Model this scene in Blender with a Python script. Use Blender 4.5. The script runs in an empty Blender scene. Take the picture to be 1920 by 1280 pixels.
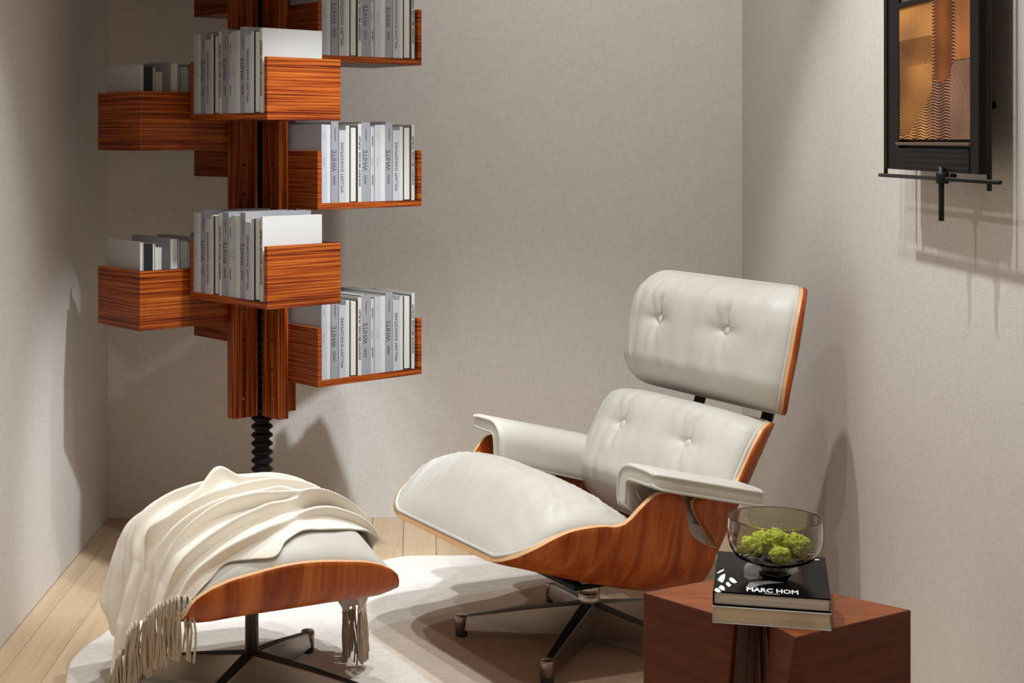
import bpy, bmesh, math, random
import numpy as np
from mathutils import Vector, Matrix, noise
random.seed(7)
PI = math.pi
R = math.radians
C = bpy.context.scene.collection

# ------------------------------------------------------------------ camera, light, exposure
CAM_H = 1.2
cd = bpy.data.cameras.new('camera'); cam = bpy.data.objects.new('camera', cd); C.objects.link(cam)
cam.location = (0, 0, CAM_H); cam.rotation_euler = (R(90), 0, 0)
cd.sensor_width = 36; cd.lens = 2800 / 1920 * 36
cd.shift_x = (960 - 789.7) / 1920; cd.shift_y = -(640 - 261.2) / 1920
cd.clip_start = 0.05
bpy.context.scene.camera = cam
vs = bpy.context.scene.view_settings
vs.view_transform = 'Standard'; vs.look = 'None'; vs.gamma = 1; vs.use_curve_mapping = False
vs.exposure = 0.2

w = bpy.data.worlds.new('world'); bpy.context.scene.world = w; w.use_nodes = True
w.node_tree.nodes['Background'].inputs[0].default_value = (1.0, 0.80, 0.63, 1)
w.node_tree.nodes['Background'].inputs[1].default_value = 0.5

def spot(name, loc, target, energy, color, size=75, blend=0.6, radius=0.04):
    l = bpy.data.lights.new(name, 'SPOT'); l.energy = energy; l.color = color
    l.spot_size = R(size); l.spot_blend = blend; l.shadow_soft_size = radius
    o = bpy.data.objects.new(name, l); C.objects.link(o); o.location = loc
    o.rotation_euler = (Vector(target) - Vector(loc)).to_track_quat('-Z', 'Y').to_euler()
    return o
WARM = (0.97, 1.0, 1.01); COOL = (0.86, 0.93, 1.0)
spot('unseen_ceiling_spot', (0.38, 3.34, 2.57), (0.38, 3.34, 0), 80, WARM, 82, 0.5, 0.022)
spot('unseen_ceiling_spot', (-0.38, 3.23, 2.57), (-0.38, 3.02, 0), 58, WARM, 70, 0.5, 0.022)
spot('unseen_ceiling_spot', (0.38, 2.30, 2.57), (0.38, 2.30, 0), 58, WARM, 112, 0.75, 0.03)
spot('unseen_ceiling_spot', (-0.38, 2.30, 2.57), (-0.38, 2.30, 0), 30, WARM, 128, 0.75, 0.03)
spot('unseen_ceiling_spot', (0.30, 0.9, 2.57), (0.38, 0.9, 0), 14, WARM, 128, 0.75, 0.03)  # unseen, kept to hold up brightness on the near right wall
spot('unseen_ceiling_spot', (0.60, 2.7, 2.57), (-0.35, 4.0, 0.58), 230, COOL, 31, 0.6)
spot('unseen_ceiling_spot', (0.45, 3.30, 2.57), (0.46, 4.74, 1.12), 50, WARM, 74, 0.8, 0.05)  # added wall washer, aimed past the bookcase to brighten the back wall

# ------------------------------------------------------------------ helpers
def tag(o, label=None, cat=None, group=None, kind=None):
    if label: o['label'] = label
    if cat: o['category'] = cat
    if group: o['group'] = group
    if kind: o['kind'] = kind
    return o
def empty(name, loc=(0, 0, 0), rz=0, label=None, cat=None, group=None):
    o = bpy.data.objects.new(name, None); C.objects.link(o); o.location = loc; o.rotation_euler = (0, 0, rz)
    o.empty_display_size = 0.05
    return tag(o, label, cat, group)
def mesh(name, verts, faces, mats=(), parent=None, smooth=False, mi=None, auto=None):
    me = bpy.data.meshes.new(name); me.from_pydata([tuple(map(float, v)) for v in verts], [], [tuple(map(int, f)) for f in faces])
    for m in mats: me.materials.append(m)
    if mi is not None: me.polygons.foreach_set('material_index', np.array(mi, dtype=np.int32))
    if smooth: me.polygons.foreach_set('use_smooth', np.ones(len(me.polygons), dtype=bool))
    me.update()
    o = bpy.data.objects.new(name, me); C.objects.link(o)
    if parent: o.parent = parent
    return o
def inst(name, me, parent=None, loc=(0, 0, 0), rot=(0, 0, 0)):
    o = bpy.data.objects.new(name, me); C.objects.link(o); o.parent = parent; o.location = loc; o.rotation_euler = rot
    return o
def fixn(o):
    bm = bmesh.new(); bm.from_mesh(o.data); bmesh.ops.recalc_face_normals(bm, faces=bm.faces); bm.to_mesh(o.data); bm.free(); return o
BOXF = [(0, 3, 2, 1), (4, 5, 6, 7), (0, 1, 5, 4), (1, 2, 6, 5), (2, 3, 7, 6), (3, 0, 4, 7)]
def boxv(x0, x1, y0, y1, z0, z1):
    return [(x0, y0, z0), (x1, y0, z0), (x1, y1, z0), (x0, y1, z0), (x0, y0, z1), (x1, y0, z1), (x1, y1, z1), (x0, y1, z1)]
def bx(name, x0, x1, y0, y1, z0, z1, m, parent=None, bev=0.0, seg=2):
    o = mesh(name, boxv(x0, x1, y0, y1, z0, z1), BOXF, [m], parent)
    if bev: bevel(o, bev, seg)
    return o
def bevel(o, wd, seg=2, angle=30):
    bm = bmesh.new(); bm.from_mesh(o.data)
    es = [e for e in bm.edges if len(e.link_faces) == 2 and e.calc_face_angle(0) > R(angle)]
    bmesh.ops.bevel(bm, geom=es, offset=wd, segments=seg, profile=0.5, affect='EDGES', clamp_overlap=True)
    bm.to_mesh(o.data); bm.free(); return o
def prism(name, poly, z0, z1, m, parent=None, top=None, bev=0):
    n = len(poly); top = top or poly
    v = [(p[0], p[1], z0) for p in poly] + [(p[0], p[1], z1) for p in top]
    f = [tuple(range(n - 1, -1, -1)), tuple(range(n, 2 * n))] + [(i, (i + 1) % n, n + (i + 1) % n, n + i) for i in range(n)]
    o = fixn(mesh(name, v, f, [m], parent))
    if bev: bevel(o, bev)
    return o
def lathe(name, prof, m, parent=None, n=32, smooth=True, loc=(0, 0, 0)):
    v = []; f = []
    for r, z in prof:
        for k in range(n):
            a = 2 * PI * k / n; v.append((r * math.cos(a) + loc[0], r * math.sin(a) + loc[1], z + loc[2]))
    P = len(prof)
    for i in range(P - 1):
        for k in range(n):
            a = i * n + k; b = i * n + (k + 1) % n
            f.append((a, b, b + n, a + n))
    if prof[0][0] > 1e-5: f.append(tuple(range(n - 1, -1, -1)))
    if prof[-1][0] > 1e-5: f.append(tuple((P - 1) * n + k for k in range(n)))
    o = mesh(name, v, f, [m], parent, smooth)
    return o
def tube_data(pts, rad, n=8, closed=False, v=None, f=None):
    pts = [Vector(p) for p in pts]; L = len(pts)
    if v is None: v, f = [], []
    base = len(v); up = Vector((0.13, 0.27, 0.95)).normalized(); prev = None
    for i, p in enumerate(pts):
        if closed: t = pts[(i + 1) % L] - pts[i - 1]
        else: t = pts[min(i + 1, L - 1)] - pts[max(i - 1, 0)]
        t.normalize()
        if prev is None:
            a = t.cross(up)
            if a.length < 0.05: a = t.cross(Vector((1, 0, 0)))
        else: a = prev - t * prev.dot(t)
        a.normalize(); prev = a; b = t.cross(a)
        r = rad(i / max(L - 1, 1)) if callable(rad) else rad
        for k in range(n):
            an = 2 * PI * k / n; v.append(tuple(p + (a * math.cos(an) + b * math.sin(an)) * r))
    m_ = L if closed else L - 1
    for i in range(m_):
        for k in range(n):
            a0 = base + i * n + k; a1 = base + i * n + (k + 1) % n
            b0 = base + ((i + 1) % L) * n + k; b1 = base + ((i + 1) % L) * n + (k + 1) % n
            f.append((a0, a1, b1, b0))
    if not closed:
        f.append(tuple(base + k for k in range(n - 1, -1, -1))); f.append(tuple(base + (L - 1) * n + k for k in range(n)))
    return v, f
def tube(name, pts, rad, m, parent=None, n=8, closed=False):
    v, f = tube_data(pts, rad, n, closed)
    return fixn(mesh(name, v, f, [m], parent, True))

# ------------------------------------------------------------------ materials
MT = {}
def mat(name, col, rough=0.5, metal=0.0, spec=0.5, **kw):
    m = bpy.data.materials.new(name); m.use_nodes = True; nt = m.node_tree; b = nt.nodes['Principled BSDF']
    b.inputs['Base Color'].default_value = (*col, 1); b.inputs['Roughness'].default_value = rough
    b.inputs['Metallic'].default_value = metal; b.inputs['Specular IOR Level'].default_value = spec
    for k, v in kw.items(): b.inputs[k.replace('_', ' ')].default_value = v
    MT[name] = m; return m, nt, b
def node(nt, t, **kw):
    n = nt.nodes.new(t)
    for k, v in kw.items(): setattr(n, k, v)
    return n
def coords(nt, scale, kind='Object', rot=(0, 0, 0)):
    tc = node(nt, 'ShaderNodeTexCoord'); mp = node(nt, 'ShaderNodeMapping'); mp.inputs['Scale'].default_value = scale
    mp.inputs['Rotation'].default_value = rot
    nt.links.new(tc.outputs[kind], mp.inputs[0]); return mp.outputs[0]
def noise_n(nt, vec, scale, detail=3, rough=0.5, dist=0.0):
    n = node(nt, 'ShaderNodeTexNoise'); n.inputs['Scale'].default_value = scale; n.inputs['Detail'].default_value = detail
    n.inputs['Roughness'].default_value = rough; n.inputs['Distortion'].default_value = dist
    nt.links.new(vec, n.inputs['Vector']); return n.outputs[0]
def ramp(nt, fac, stops, interp='LINEAR'):
    r = node(nt, 'ShaderNodeValToRGB'); r.color_ramp.interpolation = interp
    while len(r.color_ramp.elements) < len(stops): r.color_ramp.elements.new(0.5)
    for e, (p, c) in zip(r.color_ramp.elements, stops): e.position = p; e.color = (*c, 1) if len(c) == 3 else c
    nt.links.new(fac, r.inputs[0]); return r.outputs[0]
def mix(nt, fac, a, b, mode='MIX'):
    m = node(nt, 'ShaderNodeMix', data_type='RGBA', blend_type=mode)
    for s, v in ((0, fac), (6, a), (7, b)):
        if isinstance(v, (int, float)): m.inputs[s].default_value = v
        elif isinstance(v, tuple): m.inputs[s].default_value = (*v, 1)
        else: nt.links.new(v, m.inputs[s])
    return m.outputs[2]
def bump(nt, b, h, strength=0.2, dist=0.002):
    n = node(nt, 'ShaderNodeBump'); n.inputs['Strength'].default_value = strength; n.inputs['Distance'].default_value = dist
    nt.links.new(h, n.inputs['Height']); nt.links.new(n.outputs[0], b.inputs['Normal'])

def m_wall(name, along):
    m, nt, b = mat(name, (0.55, 0.49, 0.43), 0.9, spec=0.2)
    s1 = (900, 900, 40) ; s2 = (40, 40, 900)
    v = noise_n(nt, coords(nt, s1, 'Generated' if 0 else 'Object'), 1.0, 2); h = noise_n(nt, coords(nt, s2), 1.0, 2)
    mx = mix(nt, 0.5, v, h); c = ramp(nt, mx, [(0.35, (0.60, 0.555, 0.51)), (0.65, (0.74, 0.69, 0.64))])
    nt.links.new(c, b.inputs['Base Color']); bump(nt, b, mx, 0.35, 0.0015)
    return m
M_WALL = m_wall('woven_wallpaper', 0)
m, nt, b = mat('ceiling_paint', (0.75, 0.71, 0.66), 0.9)
m, nt, b = mat('oak_plank', (0.6, 0.45, 0.3), 0.45, spec=0.35)
oi = node(nt, 'ShaderNodeObjectInfo')
vec = coords(nt, (60, 2.2, 10)); ad = node(nt, 'ShaderNodeVectorMath', operation='ADD'); nt.links.new(vec, ad.inputs[0])
sc = node(nt, 'ShaderNodeVectorMath', operation='SCALE'); sc.inputs[0].default_value = (37, 11, 5); nt.links.new(oi.outputs['Random'], sc.inputs['Scale'])
nt.links.new(sc.outputs[0], ad.inputs[1])
g = noise_n(nt, ad.outputs[0], 1.0, 5, 0.6, 0.6)
c1 = ramp(nt, g, [(0.25, (0.46, 0.33, 0.195)), (0.5, (0.56, 0.415, 0.26)), (0.75, (0.61, 0.465, 0.305))])
tone = ramp(nt, oi.outputs['Random'], [(0, (0.86, 0.85, 0.84)), (1, (1.0, 1.0, 1.0))])
nt.links.new(mix(nt, 1.0, c1, tone, 'MULTIPLY'), b.inputs['Base Color'])

def zebra(name, scale):
    m, nt, b = mat(name, (0.4, 0.12, 0.04), 0.38, spec=0.22)
    lo = noise_n(nt, coords(nt, tuple(max(s * 0.1, 1.2) for s in scale)), 1.0, 2, 0.5)
    g = noise_n(nt, coords(nt, scale), 1.0, 4, 0.65, 0.25)
    c = ramp(nt, g, [(0.34, (0.03, 0.0035, 0.001)), (0.43, (0.14, 0.019, 0.003)), (0.52, (0.29, 0.055, 0.006)), (0.66, (0.49, 0.135, 0.018))])
    t = ramp(nt, lo, [(0.3, (0.8, 0.78, 0.76)), (0.7, (1, 1, 1))])
    nt.links.new(mix(nt, 1.0, c, t, 'MULTIPLY'), b.inputs['Base Color']); return m
M_ZH = zebra('striped_veneer_level', (2.2, 2.2, 260))
M_ZV = zebra('striped_veneer_upright', (170, 170, 2.5))
M_ZE = mat('veneer_edge', (0.40, 0.11, 0.02), 0.4)[0]

def walnut(name, scale, rot=(0, 0, 0)):
    m, nt, b = mat(name, (0.4, 0.13, 0.04), 0.34, spec=0.28)
    w_ = noise_n(nt, coords(nt, scale, rot=rot), 1.0, 3, 0.5, 0.9)
    fine = noise_n(nt, coords(nt, (scale[0] * 7, scale[1] * 5, scale[2] * 1.6), rot=rot), 1.0, 3, 0.6, 0.3)
    mx = mix(nt, 0.28, w_, fine)
    c = ramp(nt, mx, [(0.34, (0.18, 0.028, 0.003)), (0.45, (0.29, 0.055, 0.006)), (0.55, (0.39, 0.088, 0.012)), (0.68, (0.50, 0.140, 0.026))])
    nt.links.new(c, b.inputs['Base Color']); return m
M_WALNUT = walnut('walnut_veneer', (24, 9, 3.0), (0, R(28), 0))
M_WALNUT2 = walnut('walnut_veneer_ottoman', (17, 6, 2.4), (0, R(-8), 0))
M_PLY = mat('ply_edge', (0.68, 0.40, 0.20), 0.45)[0]
m, nt, b = mat('cream_leather', (0.72, 0.675, 0.60), 0.46, spec=0.35)
g = noise_n(nt, coords(nt, (1, 1, 1)), 520, 3, 0.6)
g2 = noise_n(nt, coords(nt, (1, 1, 1)), 9, 3, 0.5)
c = ramp(nt, g2, [(0.3, (0.555, 0.530, 0.477)), (0.7, (0.595, 0.572, 0.518))]); nt.links.new(c, b.inputs['Base Color'])
bump(nt, b, g, 0.10, 0.0006)
M_LEATHER = m
M_PIPE = mat('leather_piping', (0.56, 0.535, 0.48), 0.5)[0]
m, nt, b = mat('wool_throw', (0.86, 0.805, 0.71), 0.95, spec=0.15, Sheen_Weight=0.25)
g = noise_n(nt, coords(nt, (1, 1, 1)), 700, 2); bump(nt, b, g, 0.15, 0.0008); M_THROW = m
M_FRINGE = mat('throw_fringe', (0.46, 0.37, 0.275), 0.9, spec=0.15)[0]
m, nt, b = mat('brushed_steel', (0.31, 0.265, 0.23), 0.30, 1.0); M_STEEL = m
M_STEEL2 = mat('bright_steel', (0.62, 0.56, 0.50), 0.33, 1.0)[0]
M_BLACK = mat('black_satin', (0.006, 0.0055, 0.005), 0.5, 0.0, 0.18)[0]
M_BLACKM = mat('black_metal', (0.009, 0.0085, 0.008), 0.45, 0.0, 0.25)[0]
M_RUBBER = mat('black_rubber', (0.01, 0.01, 0.01), 0.6)[0]
M_GREYM = mat('grey_bracket', (0.42, 0.39, 0.36), 0.45, 0.3)[0]
m, nt, b = mat('mahogany_shaded_side', (0.25, 0.08, 0.045), 0.42, spec=0.25)
g = noise_n(nt, coords(nt, (5, 5, 60), rot=(0, R(7), 0)), 1.0, 5, 0.65, 0.8)
c = ramp(nt, g, [(0.3, (0.065, 0.013, 0.003)), (0.5, (0.090, 0.019, 0.0045)), (0.72, (0.125, 0.030, 0.009))]); nt.links.new(c, b.inputs['Base Color']); M_TABLE = m  # darker copy of the top's mahogany; shade of the sides put into the colour
m, nt, b = mat('mahogany_lit_top', (0.4, 0.15, 0.09), 0.42, spec=0.25)
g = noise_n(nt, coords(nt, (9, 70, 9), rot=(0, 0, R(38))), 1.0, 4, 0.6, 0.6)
c = ramp(nt, g, [(0.3, (0.15, 0.034, 0.007)), (0.5, (0.21, 0.053, 0.012)), (0.72, (0.26, 0.075, 0.020))]); nt.links.new(c, b.inputs['Base Color']); M_TOP = m  # lighter copy of the side mahogany, for the face under the lamps
M_SLAT = mat('dark_mahogany_slat', (0.035, 0.006, 0.002), 0.4)[0]
def m_paper(name, c0, c1, sc=(900, 3, 3)):
    m, nt, b = mat(name, c0, 0.75, spec=0.2)
    g = noise_n(nt, coords(nt, sc), 1.0, 2); nt.links.new(ramp(nt, g, [(0.3, c0), (0.7, c1)]), b.inputs['Base Color']); return m
M_PAGES = m_paper('book_pages', (0.42, 0.39, 0.33), (0.60, 0.565, 0.49), (700, 3, 3))
M_PAGES_Z = m_paper('large_book_pages', (0.55, 0.46, 0.33), (0.68, 0.58, 0.43), (3, 3, 700))
M_PAGES_W = m_paper('white_book_pages', (0.50, 0.46, 0.40), (0.66, 0.62, 0.56), (3, 3, 700))
M_CW = mat('cover_white', (0.45, 0.45, 0.465), 0.55)[0]
M_CG = mat('cover_grey', (0.235, 0.233, 0.245), 0.55)[0]
M_CL = mat('cover_pale_grey', (0.36, 0.358, 0.37), 0.55)[0]
M_CC = mat('cover_cream', (0.45, 0.44, 0.42), 0.55)[0]
M_CB = mat('cover_black', (0.015, 0.015, 0.016), 0.4)[0]
M_INK = mat('black_ink', (0.05, 0.05, 0.055), 0.6)[0]
M_INKG = mat('grey_ink', (0.25, 0.25, 0.26), 0.6)[0]
M_GLOSS = mat('gloss_black_cover', (0.004, 0.004, 0.005), 0.12, spec=0.035)[0]
M_WINK = mat('white_ink', (0.85, 0.85, 0.85), 0.5)[0]
M_GINK = mat('photo_grey', (0.22, 0.21, 0.22), 0.3)[0]
m, nt, b = mat('smoke_glass', (0.66, 0.62, 0.56), 0.01, Transmission_Weight=1.0, IOR=1.45); M_GLASS = m
M_FOOTG = mat('dark_glass_foot', (0.006, 0.006, 0.006), 0.06)[0]
m, nt, b = mat('moss', (0.3, 0.42, 0.05), 0.9, spec=0.1, Subsurface_Weight=0.0)
g = noise_n(nt, coords(nt, (1, 1, 1)), 220, 4, 0.7)
c = ramp(nt, g, [(0.3, (0.22, 0.28, 0.02)), (0.5, (0.52, 0.60, 0.07)), (0.7, (0.85, 0.85, 0.20))]); nt.links.new(c, b.inputs['Base Color']); M_MOSS = m

# ------------------------------------------------------------------ room
YB = 4.737; XL = -0.993; XR = 1.0185; HC = 2.6; YF = -1.6
def struct(o): o['kind'] = 'structure'; return o
struct(bx('wall_back', XL - 0.1, XR + 0.1, YB, YB + 0.1, 0, HC, M_WALL))
struct(bx('wall_left', XL - 0.1, XL, YF, YB, 0, HC, M_WALL))
struct(bx('wall_right', XR, XR + 0.1, YF, YB, 0, HC, M_WALL))
struct(bx('ceiling', XL - 0.1, XR + 0.1, YF, YB + 0.1, HC, HC + 0.1, MT['ceiling_paint']))
floor = struct(bx('floor', XL - 0.1, XR + 0.1, YF, YB + 0.1, -0.12, -0.015, MT['oak_plank']))
pw = 0.0985; x = XL - 0.046; col = 0
while x < XR:
    x0 = max(x, XL); x1 = min(x + pw, XR)
    y = 3.754 - [0, 0.62, 0.31, 0.85][col % 4] - 1.25 * 5
    if col == 1: y = 3.754 - 1.25 * 5
    while y < YB:
        y0 = max(y, YF); y1 = min(y + 1.25, YB)
        if y1 - y0 > 0.02:
            o = bx('plank', x0 + 0.0005, x1 - 0.0005, y0 + 0.0006, y1 - 0.0006, -0.015, 0, MT['oak_plank'], floor, 0.0009, 1)
        y += 1.25
    x += pw; col += 1

# ------------------------------------------------------------------ rug
def onfloor(u, v, z=0.0):
    Z = 2800 * (CAM_H - z) / (v - 261.2); return ((u - 789.7) / 2800 * Z, Z)
RUG_PX = [(121, 1290), (123, 1277), (131, 1242), (142, 1226), (156, 1213), (175, 1198), (192, 1187), (240, 1150), (300, 1128), (380, 1120), (470, 1112), (560, 1100), (650, 1068), (742, 1044),
          (790, 1040), (830, 1040), (900, 1040), (980, 1043), (1060, 1049), (1150, 1060), (1250, 1080), (1340, 1108), (1420, 1150), (1470, 1200), (1490, 1280), (1440, 1400), (1330, 1460), (1150, 1490), (900, 1500), (600, 1500), (350, 1470), (190, 1400), (130, 1335)]
rp = np.array([onfloor(*p, 0.011) for p in RUG_PX])
def smooth_poly(p, n=240):
    k = len(p); out = []
    for i in range(n):
        t = i / n * k; j = int(t); f = t - j
        a, b_, c_, d = p[(j - 1) % k], p[j % k], p[(j + 1) % k], p[(j + 2) % k]
        out.append(0.5 * ((2 * b_) + (-a + c_) * f + (2 * a - 5 * b_ + 4 * c_ - d) * f * f + (-a + 3 * b_ - 3 * c_ + d) * f ** 3))
    return np.array(out)
rp = smooth_poly(rp)
m, nt, b = mat('rug_wool', (0.6, 0.56, 0.5), 0.95, spec=0.1)
n1 = noise_n(nt, coords(nt, (40, 160, 40)), 1.0, 4, 0.7); n2 = noise_n(nt, coords(nt, (1, 1, 1)), 500, 2, 0.6)
n3 = noise_n(nt, coords(nt, (1, 1, 1)), 3.0, 3, 0.6)
mx = mix(nt, 0.45, n1, n2); cc = ramp(nt, mx, [(0.33, (0.60, 0.555, 0.50)), (0.5, (0.78, 0.735, 0.675)), (0.68, (0.87, 0.83, 0.775))])
c_l = mix(nt, 1.0, cc, ramp(nt, n3, [(0.3, (0.9, 0.89, 0.88)), (0.7, (1, 1, 1))]), 'MULTIPLY')
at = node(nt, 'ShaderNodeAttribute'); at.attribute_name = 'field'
c_d = mix(nt, 1.0, c_l, (0.52, 0.39, 0.29), 'MULTIPLY'); c_t = mix(nt, 1.0, c_l, (0.86, 0.79, 0.71), 'MULTIPLY')  # tints put chair shade and a brown rug pattern into the wool colour
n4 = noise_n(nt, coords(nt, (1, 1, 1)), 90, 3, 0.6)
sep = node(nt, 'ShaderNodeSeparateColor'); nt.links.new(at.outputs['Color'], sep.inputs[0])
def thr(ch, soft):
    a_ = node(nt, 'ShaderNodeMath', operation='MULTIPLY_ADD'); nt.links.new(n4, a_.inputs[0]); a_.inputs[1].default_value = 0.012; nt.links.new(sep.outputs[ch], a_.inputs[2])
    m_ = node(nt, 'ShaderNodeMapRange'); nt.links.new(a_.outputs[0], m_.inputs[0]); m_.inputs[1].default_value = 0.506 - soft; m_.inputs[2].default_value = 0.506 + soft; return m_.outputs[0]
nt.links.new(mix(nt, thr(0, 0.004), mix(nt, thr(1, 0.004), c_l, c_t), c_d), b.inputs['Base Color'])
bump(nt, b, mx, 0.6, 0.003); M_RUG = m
DARK_PX = [(1087, 1096), (1045, 1092), (983, 1104), (975, 1112), (989, 1123), (975, 1133), (897, 1150), (838, 1162), (800, 1175), (793, 1184), (812, 1208), (856, 1234), (900, 1262), (930, 1282), (1010, 1340), (1200, 1440), (1460, 1440), (1520, 1200), (1300, 1100)]  # outline follows the seat's deep cast shadow, painted as a brown tint
MID_PX = [(1087, 1092), (1040, 1087), (950, 1103), (885, 1113), (858, 1121), (850, 1130), (867, 1143), (808, 1156), (748, 1165), (713, 1176), (693, 1188), (719, 1212), (766, 1245), (810, 1282), (900, 1350), (1100, 1460), (1500, 1480), (1560, 1200), (1300, 1090)]  # outline follows the wider, paler chair shadow, painted as a taupe tint
def sdf(poly, P_):
    poly = np.array(poly); a = poly; b_ = np.roll(poly, -1, 0); d = np.full(len(P_), 1e9); ins_ = np.zeros(len(P_), bool)
    for (x1, y1), (x2, y2) in zip(a, b_):
        e = np.array([x2 - x1, y2 - y1]); w_ = P_ - np.array([x1, y1]); t = np.clip(w_ @ e / (e @ e), 0, 1); q = w_ - t[:, None] * e; d = np.minimum(d, np.hypot(q[:, 0], q[:, 1]))
        c_ = ((y1 > P_[:, 1]) != (y2 > P_[:, 1])) & (P_[:, 0] < (x2 - x1) * (P_[:, 1] - y1) / ((y2 - y1) if y2 != y1 else 1e-9) + x1); ins_ ^= c_
    return np.where(ins_, d, -d)
n = len(rp); cen = rp.mean(0)
rings = [0.0, 0.006]; rad_ = np.linalg.norm(rp - cen, axis=1)
NR = 90; v = [(p[0], p[1], 0.0005) for p in rp] + [(p[0], p[1], 0.008) for p in rp]
for k in range(NR):
    sc_ = (1 - 0.006 / rad_) * (1 - k / NR); q = cen + (rp - cen) * sc_[:, None]; v += [(p[0], p[1], 0.011) for p in q]
v.append((cen[0], cen[1], 0.011))
f = [tuple(range(n - 1, -1, -1))]
for r_ in range(NR + 1): f += [(r_ * n + i, r_ * n + (i + 1) % n, (r_ + 1) * n + (i + 1) % n, (r_ + 1) * n + i) for i in range(n)]
f += [((NR + 1) * n + i, (NR + 1) * n + (i + 1) % n, (NR + 2) * n) for i in range(n)]
rug = mesh('rug', v, f, [M_RUG]); tag(rug, 'large rounded pale grey wool rug under the chair and ottoman', 'rug')
vv = np.array(v)[:, :2]
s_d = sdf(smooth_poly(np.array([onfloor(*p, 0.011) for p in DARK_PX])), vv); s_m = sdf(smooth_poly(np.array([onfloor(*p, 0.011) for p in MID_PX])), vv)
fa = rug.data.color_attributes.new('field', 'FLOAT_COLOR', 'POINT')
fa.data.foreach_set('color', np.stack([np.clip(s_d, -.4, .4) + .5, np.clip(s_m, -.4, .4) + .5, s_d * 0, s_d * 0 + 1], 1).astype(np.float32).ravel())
RZ = 0.011

# ------------------------------------------------------------------ bent-ply shells and cushions
def interp(xs, ys, t):
    return np.interp(t, xs, ys)
def smooth1(xs, ys, n=400):
    xs = np.array(xs); ys = np.array(ys); d = np.gradient(ys, xs)
    def f(t):
        t = np.clip(t, xs[0], xs[-1]); i = np.clip(np.searchsorted(xs, t) - 1, 0, len(xs) - 2); h = xs[i + 1] - xs[i]; u = (t - xs[i]) / h
        return (1 + 2 * u) * (1 - u) ** 2 * ys[i] + u * (1 - u) ** 2 * h * d[i] + u * u * (3 - 2 * u) * ys[i + 1] + u * u * (u - 1) * h * d[i + 1]
    return f
class Shell:
    # P: center line points (x,z) by t; cross-section flat half width wc, bend radius r, max angle phi; S(t) half arc length
    def __init__(s, ts, xs, zs, wc, r, phi, St, Ss, up=1):
        s.fx = smooth1(ts, xs); s.fz = smooth1(ts, zs); s.wc, s.r, s.phi = wc, r, R(phi); s.S = smooth1(St, Ss); s.t0, s.t1 = ts[0], ts[-1]; s.up = up
    def frame(s, t):
        e = 1e-3; dx = (s.fx(t + e) - s.fx(t - e)); dz = (s.fz(t + e) - s.fz(t - e)); l = math.hypot(dx, dz)
        if l < 1e-9: dx, dz, l = s.last
        s.last = (dx, dz, l); T = (dx / l, dz / l)
        return (s.fx(t), s.fz(t)), (-T[1] * s.up, T[0] * s.up)
    def sec(s, q):
        sg = 1 if q >= 0 else -1; q = abs(q)
        if q <= s.wc: return sg * q, 0.0, 0.0 * sg, 1.0
        th = min((q - s.wc) / s.r, s.phi); a = s.wc + s.r * math.sin(th); b_ = s.r * (1 - math.cos(th))
        L = q - s.wc - s.r * th
        if L > 0: a += L * math.cos(th); b_ += L * math.sin(th)
        return sg * a, b_, -sg * math.sin(th), math.cos(th)
    def pt(s, t, q, off=0.0):
        (px, pz), (nx, nz) = s.frame(t); a, b_, na, nb = s.sec(q)
        a += na * off; b_ += nb * off
        return (px + nx * b_, a, pz + nz * b_)
    def ab(s, t, a, b_):
        (px, pz), (nx, nz) = s.frame(t); return (px + nx * b_, a, pz + nz * b_)
def shell_mesh(name, sh, thick, m_face, m_edge, parent, ts, ns=48, pale=0.97):
    nt_ = len(ts); v = []; f = []; mi = []
    sg = [math.sin(PI / 2 * k) if False else k for k in np.linspace(-1, 1, ns + 1)]
    for off in (0.0, -thick):
        for t in ts:
            S = float(sh.S(t))
            for k in sg: v.append(sh.pt(t, k * S, off))
    w_ = ns + 1; B = nt_ * w_
    for i in range(nt_ - 1):
        for j in range(ns):
            a = i * w_ + j
            f.append((a, a + 1, a + w_ + 1, a + w_)); mi.append(0)
            f.append((B + a, B + a + w_, B + a + w_ + 1, B + a + 1)); mi.append(0)
    loop = [j for j in range(ns)] + [i * w_ + ns for i in range(nt_ - 1)] + [(nt_ - 1) * w_ + j for j in range(ns, 0, -1)] + [i * w_ for i in range(nt_ - 1, 0, -1)]
    # edge: real band between the two skins, flat shaded
    M0 = len(v)
    for a in loop: v.append(tuple(v[a][k] * (1 - pale) + v[B + a][k] * pale for k in range(3)))
    for q in range(len(loop)):
        a, c_ = loop[q], loop[(q + 1) % len(loop)]
        ma, mc = M0 + q, M0 + (q + 1) % len(loop)
        f.append((a, c_, mc, ma)); mi.append(1); f.append((ma, mc, B + c_, B + a)); mi.append(0)
    o = fixn(mesh(name, v, f, [m_face, m_edge], parent, True, mi))
    o.data.polygons.foreach_set('material_index', np.array(mi, dtype=np.int32))
    for p in o.data.polygons:
        if p.material_index == 1: p.use_smooth = False
    bm = bmesh.new(); bm.from_mesh(o.data)
    for e in bm.edges:
        if len(e.link_faces) == 2 and e.link_faces[0].material_index != e.link_faces[1].material_index: e.smooth = False
    bm.to_mesh(o.data); bm.free()
    return o
def gauss(d2, w_): return math.exp(-d2 / (w_ * w_))
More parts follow.
